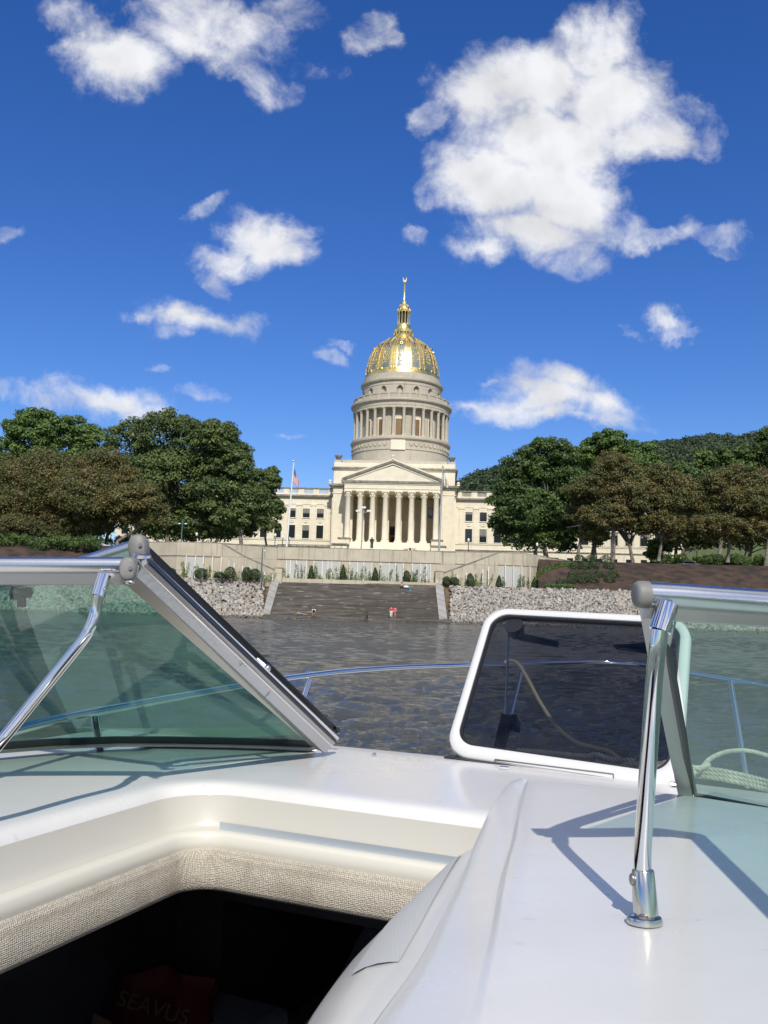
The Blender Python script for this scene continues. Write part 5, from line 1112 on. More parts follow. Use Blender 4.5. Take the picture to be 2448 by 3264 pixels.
# wings
wm = MB(); wm.box(-.93, .93, 0, .12, 0, 1)
for s_ in (-1, 1):
    wg = slab('wing', *sorted((s_ * 16.55, s_ * 76.0)), -24.0, 16.0, 12.6, 31.0)
    def W_(name, x0, x1, y0, y1, z0, z1, mt=LS, par=wg): return slab(name, *sorted((s_ * x0, s_ * x1)), y0, y1, z0, z1, mt, par)
    W_('wing_cornice', 16.55, 76.4, -24.35, 16.3, 31.0, 31.35); W_('wing_cornice', 16.55, 76.8, -24.8, 16.8, 31.35, 31.8, 'coping'); W_('wing_band', 16.55, 76.1, -24.1, -24.0, 29.3, 29.55)
    W_('wing_parapet', 16.55, 76, -24.05, -23.5, 31.8, 32.3, LS); W_('wing_parapet', 16.55, 76.1, -24.15, -23.4, 33.55, 33.85, 'coping'); W_('wing_base', 16.55, 76.1, -24.25, -24.0, 12.6, 17.7); W_('wing_base', 16.55, 76.1, -24.45, -24.0, 17.7, 18.0, 'coping'); W_('wing_sill_course', 16.55, 76.1, -24.15, -24.0, 19.35, 19.6)
    m = MB(); x = 16.55; j = 0
    while x < 74:
        m.box(*sorted((s_ * x, s_ * (x + 1.6))), -24.0, -23.55, 32.3, 33.55)
        for q in range(8): xx = x + 1.6 + (q + .5) * .31; m.tube([(s_ * xx, -23.8, 32.3), (s_ * xx, -23.8, 33.55)], .085, 5, False)
        x += 4.1
    m.build('parapet_balusters', LS, wg)
    for j in range(15):
        xc = 20.1 + 3.85 * j
        W_('pilaster', xc + 1.25, xc + 2.6, -24.22, -24.0, 19.6, 28.9); W_('pilaster_cap', xc + 1.12, xc + 2.73, -24.36, -24.0, 28.9, 29.28)
        if j == 0: W_('pilaster', xc - 2.6, xc - 1.25, -24.22, -24.0, 19.6, 28.9); W_('pilaster_cap', xc - 2.73, xc - 1.12, -24.36, -24.0, 28.9, 29.28)
        for z0, z1, row in ((25.65, 28.1, 1), (20.0, 23.55, 0)):
            fo = W_('window', xc - .93, xc + .93, -24.02, -23.9, z0, z1, 'window_glass'); fo.name = 'window'
            m = MB()
            for xx in (-.93, -.02, .89): m.box(s_ * xc + xx, s_ * xc + xx + .05, -24.06, -24.025, z0, z1)
            m.box(s_ * xc - .93, s_ * xc + .93, -24.065, -24.03, (z0 + z1) / 2 - .04, (z0 + z1) / 2 + .04); m.build('window_bars', 'black_iron', fo)
            m = MB(); m.box(s_ * xc - 1.1, s_ * xc + 1.1, -24.2, -24.0, z0 - .22, z0); m.box(s_ * xc - 1.12, s_ * xc - .935, -24.1, -24.0, z0, z1 + .16); m.box(s_ * xc + .935, s_ * xc + 1.12, -24.1, -24.0, z0, z1 + .16); m.box(s_ * xc - .935, s_ * xc + .935, -24.1, -24.0, z1, z1 + .16)
            m.build('window_surround', LS, fo)
            if random.random() < .4:
                hb = (z1 - z0) * random.choice((.25, .4, .55)); m = MB(); m.box(s_ * xc - .9, s_ * xc + .9, -24.0235, -24.021, z1 - hb, z1); m.build('window_blind', 'window_blind', fo)
        if j < 8:
            m = MB(); m.tube([(s_ * xc - .6, -24.05, 24.9), (s_ * xc - .3, -24.08, 24.45), (s_ * xc, -24.1, 24.3), (s_ * xc + .3, -24.08, 24.45), (s_ * xc + .6, -24.05, 24.9)], [.05, .13, .16, .13, .05], 5); m.ball((s_ * xc, -24.05, 24.95), .2, 4); m.build('carved_panel', LS, wg, smooth=True)
        if j > 5: W_('basement_window', xc - .8, xc + .8, -24.28, -24.2, 14.6, 16.4, 'window_glass')
# ================================================================ TREES
def tree(label, name, px, Y, ztop, lobes, leafm, barkm='bark', n=26000, ls=.34, clumps=110, cover=1.0, cat='tree', group=None, seed=1, limbs=14, trunk_r=.45, lean=0.0, zg=None, base_px=None, rc=(.10, .19)):
    """lobes: (px, py, half width px, half height px) ellipsoids of the crown at distance Y"""
    rg = np.random.default_rng(seed); zg = 12.2 if zg is None else zg
    base = pt(base_px if base_px is not None else px, Y, zg); root = empty(name, base[:])
    k = Y / FPX; L = []
    for (cx, cy, hw, hh) in lobes:
        c = at(cx, cy, Y + rg.uniform(-1.5, 1.5)) - base; L.append((np.array(c[:]), np.array([hw * k, (hw * .8 + hh * .1) * k, hh * k])))
    wts = np.array([l[1][0] * l[1][2] for l in L]); wts = wts / wts.sum()
    C, RC = [], []
    mean_r = float(np.mean([l[1][0] for l in L]))
    for i in range(clumps):
        c, r_ = L[rg.choice(len(L), p=wts)]
        u = unit(rg.normal(size=3)); u[2] = u[2] if u[2] > -.55 else -u[2] * .6
        if u[1] > .35: u[1] *= -.6                       # more clumps on the river side, which is what can be seen
        s = rg.uniform(.55, 1.0) ** .5
        C.append(c + u * r_ * s * .9); RC.append(float(np.clip(rg.uniform(*rc) * 2 * min(r_[0], r_[2]), .6, 2.9)))
    C = np.array(C); RC = np.array(RC)
    per = (RC ** 2) / (RC ** 2).sum() * n; P, N = [], []
    cc = np.average(C, axis=0)
    for c, r_, q in zip(C, RC, per.astype(int)):
        u = unit(rg.normal(size=(q, 3)) + np.array([0, -.15, .25]))
        rr = r_ * rg.uniform(.45, 1.12, (q, 1)) * np.array([1.15, 1.1, .72])
        P.append(c + u * rr); N.append(unit(u + .55 * rg.normal(size=(q, 3)) + np.array([0, 0, .35])))
    P = np.concatenate(P); N = np.concatenate(N)
    if cover >= 1.0:                                     # inner leaves that close a dense crown
        q = int(n * .22); idx = rg.choice(len(L), q, p=wts); cs = np.array([L[i][0] for i in idx]); rs = np.array([L[i][1] for i in idx])
        u = unit(rg.normal(size=(q, 3))); P = np.concatenate([P, cs + u * rs * (rg.uniform(.2, .78, (q, 1)))]); N = np.concatenate([N, unit(rg.normal(size=(q, 3)))])
    keep = P[:, 2] > .8
    P, N = P[keep], N[keep]
    quads_mesh('crown', P, N, rg.uniform(.6, 1.25, len(P)) * ls, leafm, root)
    m = MB(); th = float(cc[2]) * .55
    top = Vector((cc[0] * .55 + lean, cc[1] * .4, th)); m.tube([(0, 0, -.4), (0.05, 0, .3), Vector((0, 0, 0)).lerp(top, .5) + Vector((rg.normal(0, .15), 0, 0)), top], [trunk_r * 1.35, trunk_r, trunk_r * .85, trunk_r * .62], 9)
    tgt = C[rg.choice(len(C), min(limbs, len(C)), replace=False)]
    for q in tgt:
        q = Vector(q); s = top * rg.uniform(.62, 1.0); mid = s.lerp(q, .5) + Vector((rg.normal(0, .5), rg.normal(0, .4), rg.uniform(.1, .9)))
        m.tube([s, s.lerp(mid, .5) + Vector((0, 0, .1)), mid, q], [trunk_r * .42, trunk_r * .33, trunk_r * .24, trunk_r * .08], 6)
        for _ in range(2):
            e_ = q + Vector(rg.normal(0, 1.3, 3)); m.tube([mid, mid.lerp(e_, .5) + Vector((0, 0, .2)), e_], [trunk_r * .18, trunk_r * .12, .02], 5)
    m.build('trunk', barkm, root, smooth=True)
    tag(root, label, cat, group); return root
G1 = 'trees on the left bank'; G2 = 'trees on the right bank'
DENSE = dict(n=38000, ls=.30, clumps=190, rc=(.08, .15))
# left side, back to front
tree('dark green background tree low behind the left trees', 'shade_tree', -60, 205, 0, [(-60, 1560, 170, 130), (120, 1600, 170, 110)], 'leaf_deep', seed=31, n=14000, ls=.42, group=G1, clumps=90)
tree('dark background tree seen through the gap behind the brown trees', 'shade_tree', 330, 205, 0, [(330, 1590, 150, 110), (440, 1620, 110, 80), (310, 1690, 75, 55)], 'leaf_deep', seed=32, n=14000, ls=.42, group=G1, clumps=90)
tree('bright green rounded tree at the far left behind the brown trees', 'shade_tree', 130, 190, 0, [(110, 1390, 110, 95), (220, 1400, 110, 85), (40, 1450, 70, 80), (290, 1420, 70, 70), (170, 1500, 190, 90)], 'leaf_green', seed=33, group=G1, trunk_r=.5, **DENSE)
tree('largest dark green domed tree left of the capitol', 'shade_tree', 530, 178, 0, [(525, 1390, 125, 100), (410, 1400, 80, 75), (620, 1410, 90, 85), (450, 1530, 140, 130), (590, 1530, 150, 140), (480, 1640, 120, 90), (620, 1650, 130, 80), (500, 1695, 140, 50), (650, 1700, 140, 45)], 'leaf_dark', seed=34, group=G1, trunk_r=.6, n=62000, ls=.29, clumps=300, rc=(.08, .15), limbs=20)
tree('tall dark green tree with a lobe leaning over the capitol wing', 'shade_tree', 766, 172, 0, [(690, 1410, 85, 75), (735, 1480, 75, 90), (720, 1580, 100, 90), (790, 1600, 80, 80), (740, 1650, 70, 50)], 'leaf_dark', seed=35, group=G1, trunk_r=.42, n=42000, ls=.28, clumps=200, rc=(.09, .16))
tree('small ragged green tree beside the left flagpole', 'shade_tree', 850, 184, 0, [(855, 1550, 42, 62), (870, 1515, 28, 34), (825, 1600, 50, 70), (868, 1620, 40, 62), (800, 1660, 50, 45), (850, 1675, 48, 32), (815, 1530, 36, 50)], 'leaf_dark', seed=36, group=G1, trunk_r=.25, n=30000, ls=.26, clumps=170, limbs=8)
BR = dict(cover=1.0, trunk_r=.30, barkm='bark', ls=.19, clumps=330, rc=(.10, .18), limbs=30)
tree('rusty brown tree at the left edge of the photo', 'autumn_tree', -40, 166, 0, [(-60, 1540, 150, 110), (60, 1570, 110, 120), (-20, 1650, 140, 70)], 'leaf_brown', seed=41, n=44000, group=G1, **BR)
tree('brown tree in front of the bright green one', 'autumn_tree', 160, 164, 0, [(150, 1510, 90, 90), (210, 1560, 110, 110), (90, 1610, 110, 90), (190, 1670, 120, 55)], 'leaf_brown', seed=42, n=50000, group=G1, **BR)
tree('golden brown tree with upright trunk left of the windshield corner', 'autumn_tree', 275, 160, 0, [(330, 1500, 85, 80), (300, 1590, 120, 100), (400, 1560, 50, 90), (290, 1670, 110, 50)], 'leaf_brown', seed=43, n=48000, group=G1, **BR)
tree('brown tree on slanting trunks just above the windshield corner', 'autumn_tree', 380, 158, 0, [(440, 1600, 80, 70), (490, 1640, 50, 60), (400, 1650, 60, 45)], 'leaf_brown', seed=44, n=26000, group=G1, lean=3.0, base_px=368, cover=.6, barkm='bark', ls=.21, clumps=130, rc=(.1, .2), limbs=16, trunk_r=.34)
tree('olive brown undergrowth tree at the left edge under the rusty one', 'autumn_tree', 40, 160, 0, [(40, 1690, 120, 55), (180, 1710, 90, 38)], 'leaf_olive', seed=45, n=16000, group=G1, **{**BR, 'clumps': 110, 'limbs': 8})
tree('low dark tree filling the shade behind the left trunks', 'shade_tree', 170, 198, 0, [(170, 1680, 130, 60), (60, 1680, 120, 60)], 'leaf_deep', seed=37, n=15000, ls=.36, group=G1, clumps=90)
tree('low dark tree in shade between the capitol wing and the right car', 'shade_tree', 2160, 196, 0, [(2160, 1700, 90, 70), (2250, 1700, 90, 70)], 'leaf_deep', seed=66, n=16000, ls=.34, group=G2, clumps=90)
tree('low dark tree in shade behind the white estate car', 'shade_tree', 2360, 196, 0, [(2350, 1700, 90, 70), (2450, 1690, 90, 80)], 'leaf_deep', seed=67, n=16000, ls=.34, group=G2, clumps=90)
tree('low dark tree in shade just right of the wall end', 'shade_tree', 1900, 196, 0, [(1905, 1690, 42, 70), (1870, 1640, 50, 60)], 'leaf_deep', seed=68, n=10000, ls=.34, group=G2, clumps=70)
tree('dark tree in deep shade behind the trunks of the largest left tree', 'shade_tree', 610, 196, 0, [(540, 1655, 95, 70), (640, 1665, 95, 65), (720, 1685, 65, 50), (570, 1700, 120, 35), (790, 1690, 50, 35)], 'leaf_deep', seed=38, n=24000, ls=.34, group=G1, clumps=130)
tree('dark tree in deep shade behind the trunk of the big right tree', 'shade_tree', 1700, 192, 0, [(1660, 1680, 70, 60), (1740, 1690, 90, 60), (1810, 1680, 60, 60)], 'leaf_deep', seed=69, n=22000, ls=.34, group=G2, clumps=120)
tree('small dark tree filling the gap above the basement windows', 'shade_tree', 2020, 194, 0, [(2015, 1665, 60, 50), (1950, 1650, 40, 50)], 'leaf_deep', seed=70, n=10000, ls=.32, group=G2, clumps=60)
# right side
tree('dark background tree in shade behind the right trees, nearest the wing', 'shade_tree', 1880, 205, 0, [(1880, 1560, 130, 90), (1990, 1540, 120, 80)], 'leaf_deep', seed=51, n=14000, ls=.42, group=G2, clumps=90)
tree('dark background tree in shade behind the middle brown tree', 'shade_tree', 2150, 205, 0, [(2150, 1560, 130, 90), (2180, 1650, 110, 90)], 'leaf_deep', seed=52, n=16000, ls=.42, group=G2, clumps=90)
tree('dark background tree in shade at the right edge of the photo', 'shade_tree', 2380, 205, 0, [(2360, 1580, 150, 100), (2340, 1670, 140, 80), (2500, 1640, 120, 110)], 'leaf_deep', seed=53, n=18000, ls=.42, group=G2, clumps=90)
tree('big dark green tree right of the capitol with a dense leaning crown', 'shade_tree', 1720, 170, 0, [(1760, 1460, 95, 75), (1670, 1510, 90, 90), (1620, 1580, 70, 80), (1790, 1560, 100, 90), (1680, 1640, 125, 90), (1600, 1680, 50, 60), (1800, 1660, 90, 80), (1690, 1725, 110, 45), (1800, 1735, 70, 40)], 'leaf_deep', seed=54, group=G2, trunk_r=.5, n=56000, ls=.28, clumps=280, rc=(.09, .16), limbs=20, base_px=1740)
tree('bright green crown rising behind the reddish brown tree', 'shade_tree', 1950, 186, 0, [(1940, 1430, 100, 65), (1870, 1460, 70, 60), (2050, 1460, 55, 60), (1990, 1510, 120, 70)], 'leaf_green', seed=55, group=G2, **DENSE)
tree('pale green tree further right between the brown crowns and the hill', 'shade_tree', 2290, 186, 0, [(2280, 1480, 85, 60), (2370, 1480, 60, 60), (2310, 1540, 120, 60)], 'leaf_light', seed=56, group=G2, n=26000, ls=.3, clumps=140, rc=(.09, .16))
tree('dark green tree cut by the right edge of the photo', 'shade_tree', 2440, 182, 0, [(2450, 1410, 55, 50), (2500, 1470, 90, 90), (2420, 1460, 30, 40)], 'leaf_deep', seed=57, group=G2, n=20000, ls=.3, clumps=110)
tree('small bright green tree low between the parked cars', 'shade_tree', 2100, 172, 0, [(2100, 1745, 42, 32), (2080, 1770, 30, 22), (2125, 1725, 26, 24)], 'leaf_light', seed=58, group=G2, n=9000, ls=.2, clumps=60, trunk_r=.16, limbs=6)
tree('reddish brown tree with a low left branch and upright trunk', 'autumn_tree', 1955, 160, 0, [(1960, 1500, 75, 65), (1900, 1560, 90, 60), (2000, 1570, 85, 80), (1820, 1570, 45, 30), (1930, 1650, 90, 60), (1890, 1700, 50, 40), (1985, 1665, 60, 50)], 'leaf_brown', seed=61, n=46000, group=G2, **BR)
tree('middle brown tree on a slim pale trunk', 'autumn_tree', 2100, 160, 0, [(2100, 1530, 70, 60), (2060, 1600, 80, 70), (2150, 1590, 80, 80), (2110, 1670, 90, 50), (2160, 1710, 70, 40), (2065, 1690, 45, 40)], 'leaf_brown', seed=62, n=42000, group=G2, **BR)
tree('wide brown tree with pale forked limbs near the right edge', 'autumn_tree', 2320, 158, 0, [(2320, 1540, 100, 60), (2240, 1600, 80, 70), (2370, 1600, 90, 80), (2300, 1690, 130, 62), (2430, 1560, 70, 70), (2400, 1690, 80, 50)], 'leaf_brown', seed=63, n=58000, group=G2, **BR)
tree('olive tree filling the gap left of the reddish brown tree', 'autumn_tree', 1840, 162, 0, [(1850, 1640, 55, 50), (1880, 1600, 50, 50)], 'leaf_olive', seed=64, n=14000, group=G2, **{**BR, 'clumps': 70, 'limbs': 10})
tree('brown tree beyond the right edge of the photo', 'autumn_tree', 2520, 160, 0, [(2520, 1600, 90, 90), (2470, 1680, 80, 60)], 'leaf_brown', seed=65, n=16000, group=G2, **{**BR, 'clumps': 110})

# ---------------------------------------------------------------- wooded hill
def hill_z(px):
    return interp([(-1500, 95), (300, 100), (900, 96), (1300, 92), (1465, 93), (1520, 101), (1600, 108), (1900, 118), (2080, 130), (2150, 139), (2250, 141), (2360, 146), (2448, 150), (2800, 160), (3600, 150)], px)
def hy(px, py, Y): return at(px, py, Y).z
HT = [(1300, 1590), (1400, 1575), (1470, 1545), (1520, 1520), (1580, 1500), (1700, 1480), (1900, 1450), (2080, 1425), (2140, 1418), (2200, 1412), (2290, 1398), (2360, 1400), (2448, 1392), (2700, 1370)]
m = MB(); rows = []
for px in range(1250, 2760, 30):
    Y = 620; zt = hy(px, interp(HT, px) + 12, Y)
    rows.append([pt(px, 380, 13.2), pt(px, 450, 13.2 + (zt - 13) * .3), pt(px, 540, 13.2 + (zt - 13) * .75), pt(px, Y, zt), pt(px, 760, zt * .8)])
m.loft(rows); tag(m.build('hill', 'grass_ground', smooth=True), kind='structure')
rg = np.random.default_rng(77); P, N, S = [], [], []
for i in range(2300):
    px = rg.uniform(1290, 2740); t = rg.uniform(0, 1) ** .7; Y = 470 + 155 * t; zt = hy(px, interp(HT, px) + 10, 620)
    z = interp([(450, 13.2 + (zt - 13) * .3), (540, 13.2 + (zt - 13) * .75), (625, zt)], Y)
    c = np.array(pt(px, Y, z + 2)[:]); r_ = rg.uniform(3.5, 6.5); q = 130
    u = unit(rg.normal(size=(q, 3)) + np.array([0, -.5, .5])); P.append(c + u * r_ * np.array([1, 1, 1.05]) * rg.uniform(.75, 1.08, (q, 1))); N.append(unit(u + .5 * rg.normal(size=(q, 3)))); S.append(rg.uniform(.6, 1.25, q))
tag(quads_mesh('forest', np.concatenate(P), np.concatenate(N), np.concatenate(S), 'leaf_forest'), 'wooded hillside rising behind the right bank trees', 'forest', kind='stuff')
# low planting behind the wall ends
def ground_bushes(px0, px1, Y, z, n, h, label, m_, seed):
    rg = np.random.default_rng(seed); P, N = [], []
    for i in range(n):
        px = rg.uniform(px0, px1); c = np.array(pt(px, Y + rg.uniform(-2.5, 2.5), z + rg.uniform(0, h * .5))[:]); q = 170
        u = unit(rg.normal(size=(q, 3)) + np.array([0, -.2, .3])); P.append(c + u * rg.uniform(.5, 1.3) * rg.uniform(.6, 1, (q, 1))); N.append(unit(u + .5 * rg.normal(size=(q, 3))))
    P = np.concatenate(P); tag(quads_mesh('undergrowth', P, np.concatenate(N), rg.uniform(.1, .24, len(P)), m_), label, 'undergrowth', kind='stuff')
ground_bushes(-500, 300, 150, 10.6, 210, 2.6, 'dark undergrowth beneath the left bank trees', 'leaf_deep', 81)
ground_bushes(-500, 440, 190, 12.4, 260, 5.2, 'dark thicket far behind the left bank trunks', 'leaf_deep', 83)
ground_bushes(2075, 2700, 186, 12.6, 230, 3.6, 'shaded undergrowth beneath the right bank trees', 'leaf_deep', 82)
rg = np.random.default_rng(5); P = []
for i in range(5200):
    t = rg.uniform(0, 1); px = 1716 + (1822 - 1716) * t + rg.normal(0, 6); Y = interp([(1700, 148), (1820, 156.2)], px) + rg.uniform(-1.3, -.1); P.append(pt(px, Y, slopeZ(px, Y) + rg.uniform(0, .3))[:])
tag(quads_mesh('grass_strip', np.array(P), unit(rg.normal(size=(len(P), 3))), rg.uniform(.08, .2, len(P)), 'leaf_light'), 'strip of yellow-green grass along the end of the wall', 'grass', kind='stuff')

# ================================================================ STREET FURNITURE, FLAGS, CARS
def flag(root, w, h, emblem):
    """a limp flag hanging from its top hoist corner"""
    nu, nv = 26, 26; m = MB(); V = []
    for j in range(nv + 1):
        row = []
        for i in range(nu + 1):
            u, v = i / nu, j / nv
            x = u * w * .30 + .10 * math.sin(u * 9 + v * 2) * u; y = -.22 * math.sin(u * 11 + v * 1.5) * (.3 + u * .7); z = -v * h * (1 - .15 * u) - u * w * .82 * (1 - .25 * v) 
            row.append((x + .12 * v * u, y, z))
        V.append(row)
    b = 0
    for r_ in V: m.v += r_
    for j in range(nv):
        for i in range(nu):
            a = j * (nu + 1) + i; u, v = (i + .5) / nu, (j + .5) / nv
            if emblem:
                du, dv = (u - .5) / .2, (v - .5) / .32; rr = du * du + dv * dv
                m.cur = 1 if (u < .06 or u > .94 or v < .08 or v > .92) else (2 if .72 < rr < 1.1 or (rr < .35) else (3 if rr <= .72 else 0))
            else:
                m.cur = 1 if (u < .42 and v < .54) else (0 if int(v * 13) % 2 == 0 else 2)
                if m.cur == 1 and (i % 3 == 1) and (j % 3 == 1): m.cur = 2
            m.face((a, a + 1, a + nu + 2, a + nu + 1))
    m.cur = 0
    return m.build('flag_cloth', ['flag_white', 'flag_blue', 'flag_gold', 'cloth_grey'] if emblem else ['flag_red', 'flag_blue', 'flag_white'], root, smooth=True)
def flagpole(basep, topz, label, flab, emblem, fz, leanx):
    root = empty('flagpole', basep[:]); h = topz - basep.z
    m = MB(); m.tube([(0, 0, 0), (leanx * .5, 0, h * .5), (leanx, 0, h)], [.19, .15, .08], 12); m.build('pole', 'white_paint' if not emblem else 'grey_pole', root, smooth=True)
    m = MB(); m.ball((leanx, 0, h + .18), .2, 6); m.build('finial', 'gold', root, smooth=True)
    m = MB(); m.lathe([(.4, 0), (.4, .15), (.22, .4)], 12); m.build('base_collar', 'grey_pole', root, smooth=True)
    tag(root, label, 'flagpole')
    f = empty('flag', (basep.x + leanx * (fz - basep.z) / h + .12, basep.y - .02, fz)); flag(f, 3.1, 2.6 if not emblem else 2.2, emblem); tag(f, flab, 'flag')
flagpole(pt(909, 158, 11.6), at(922, 1472, 158).z, 'tall white flagpole left of the capitol portico', 'striped red and white flag with blue canton hanging limp', False, at(922, 1489, 158).z, (922 - 909) / FPX * 158)
flagpole(pt(1397, 156, 11.6), at(1404, 1490, 156).z, 'tall grey flagpole in front of the rightmost portico column', 'white flag with navy border and round emblem hanging limp', True, at(1404, 1499, 156).z, (1404 - 1397) / FPX * 156)

def street_lamp(px, Y, z0, ztop, label, two=False):
    p = pt(px, Y, z0); root = empty('street_lamp', p[:]); h = ztop - z0
    m = MB(); m.lathe([(.2, 0), (.2, .3), (.12, .5), (.075, .9), (.065, h - .75), (.11, h - .7), (.13, h - .62)], 10, cap=True); m.build('post', 'black_iron', root, smooth=True)
    m = MB(); m.lathe([(.13, h - .62), (.22, h - .42), (.2, h - .15), (.08, h)], 10, cap=True); m.build('globe', 'lamp_globe', root, smooth=True)
    m = MB(); m.ball((0, 0, h + .05), .05, 4); m.build('finial', 'black_iron', root)
    tag(root, label, 'street lamp', 'black globe street lamps'); return root
Z2 = lambda x, y: (850 + x * .4822, 1400 + y * .4822)
for (x, yt, lab) in ((45, 622, 'black globe lamp left of the flagpole, nearest the tree trunk'), (95, 635, 'black globe lamp between the tree trunk and the left flagpole'), (139, 645, 'black globe lamp just right of the left flagpole')):
    px, py = Z2(x, yt); street_lamp(px, 163, 11.8, at(px, py, 163).z, lab)
px, py = Z2(1330, 655); street_lamp(px, 163, 11.8, at(px, py, 163).z, 'black globe lamp before the right wing windows')
street_lamp(1711, 163, 11.8, at(1711, 1730, 163).z, 'black globe lamp in the shade of the big right tree')
street_lamp(2222, 172, 12.2, at(2222, 1750, 172).z, 'black globe lamp beside the white parked car')
street_lamp(620, 163, 11.8, at(620, 1697, 163).z, 'black globe lamp in the shade of the big left tree')
# twin-headed pole by the left tree
root = empty('light_pole', pt(571, 153, 11.3)[:]); h = at(573, 1655, 153).z - 11.3
m = MB(); m.tube([(0, 0, 0), (.1, 0, h)], [.13, .09], 10); m.build('pole', 'teal_pole', root, smooth=True)
m = MB(); m.box(-.5, .7, -.05, .05, h - .72, h - .66); m.build('cross_arm', 'teal_pole', root)
for x in (-.45, .65):
    m = MB(); m.ball((x, 0, h - .78), .2, 5, 1.2, 1, .7); m.build('lamp_head', 'lamp_globe', root, smooth=True)
tag(root, 'teal light pole with two pale heads above the left wall', 'light pole')
# flood light pole before the portico
root = empty('light_pole', pt(1148, 157, 11.6)[:]); zt = at(1152, 1617, 157).z - 11.6
m = MB(); m.tube([(0, 0, 0), (.25, 0, zt)], [.13, .08], 10); m.build('pole', 'grey_pole', root, smooth=True)
m = MB(); m.box(-.75, 1.2, -.05, .05, zt - .9, zt - .82); m.build('cross_arm', 'grey_pole', root)
for x, z in ((.25, zt), (-.75, zt - .65), (1.2, zt - .6)):
    m = MB(); m.hexa([(x - .38, -.3, z - .2), (x + .38, -.3, z - .2), (x + .32, .25, z - .1), (x - .32, .25, z - .1), (x - .38, -.25, z + .15), (x + .38, -.25, z + .15), (x + .3, .25, z + .12), (x - .3, .25, z + .12)]); m.build('flood_light', 'grey_pole', root)
tag(root, 'grey pole with three boxy flood lights in front of the portico', 'light pole')
# teal camera post at the left foot of the wall
root = empty('camera_post', pt(833, 142.6, 6.0)[:]); zt = at(834, 1745, 142.6).z - 6
m = MB(); m.tube([(0, 0, 0), (0, 0, zt)], [.14, .08], 10); m.box(-.25, .25, -.25, .25, 0, .12); m.build('pole', 'teal_pole', root, smooth=True)
m = MB(); m.ball((.42, 0, zt - .55), .13, 5); m.box(0, .42, -.03, .03, zt - .42, zt - .37); m.build('camera_head', 'white_paint', root)
tag(root, 'slim teal post with a white camera dome at the left staircase', 'camera post')
# statue on a plinth
root = empty('statue', pt(1182, 170, 11.9)[:]); px, py = Z2(690, 720); zb = at(px, py, 170).z - 11.9; zt = at(px, 1712, 170).z - 11.9; hh_ = zt - zb
m = MB(); m.box(-.45, .45, -.45, .45, 0, zb * .9); m.box(-.36, .36, -.36, .36, zb * .9, zb); m.build('plinth', 'limestone', root, bevel=.04)
m = MB(); m.lathe([(.42, 0), (.40, .15), (.36, .3), (.38, .45), (.42, .6), (.36, .74), (.44, .8), (.20, .86), (.14, .885)], 12, (0, 0, 0), cap=True)
m.v = [(x * .72, y * .6, zb + z * hh_) for x, y, z in m.v]
m.ball((0, -.03, zb + .94 * hh_), .07 * hh_, 6, .85, .95, 1.2)
for s_ in (-1, 1): m.tube([(s_ * .30, 0, zb + .8 * hh_), (s_ * .36, -.1, zb + .62 * hh_), (s_ * .16, -.30, zb + .58 * hh_)], [.10, .09, .06], 7)
m.build('robed_figure', 'statue_bronze', root, smooth=True); tag(root, 'dark green bronze statue of a robed figure before the entrance steps', 'statue')
# small bust further right, two tufts of ornamental grass
root = empty('statue', pt(1305, 158, 11.6)[:]); m = MB(); m.box(-.16, .16, -.16, .16, 0, .8); m.build('plinth', 'black_iron', root)
m = MB(); m.ball((0, 0, 1.0), .24, 5, 1, 1, .9); m.build('bust', 'statue_bronze', root, smooth=True); tag(root, 'small dark bust on a post just above the wall coping', 'statue')
for px, lab in ((1292, 'left'), (1318, 'right')):
    rg = np.random.default_rng(px); P = np.stack([rg.normal(0, .28, 260), rg.normal(0, .2, 260), rg.uniform(0, 1.0, 260)], 1); r0_ = empty('grass_tuft', pt(px, 158, 11.7)[:])
    quads_mesh('blades', P, unit(rg.normal(size=(260, 3)) * np.array([1, 1, .1])), rg.uniform(.03, .09, 260), 'leaf_olive', r0_); tag(r0_, 'dry grass tuft to the %s of the small dark bust' % lab, 'plant')
# black iron railing on the left terrace
a, b_ = pt(880, 166, 11.9), pt(1105, 164, 11.9); root = empty('iron_railing', a[:]); hz = at(990, 1737, 165).z
m = MB()
m.tube([a + Vector((0, 0, hz - 11.9)), b_ + Vector((0, 0, hz - 11.9))], .07, 6); m.tube([a + Vector((0, 0, hz - 12.5)), b_ + Vector((0, 0, hz - 12.5))], .05, 6); m.build('rail', 'black_iron', root, local=False)
for k in range(12): 
    m = MB(); p = a.lerp(b_, k / 11); m.box(p.x - .04, p.x + .04, p.y - .04, p.y + .04, 11.7, hz); m.build('baluster', 'black_iron', root, local=False)
tag(root, 'long black iron railing above the wall left of the portico', 'railing')

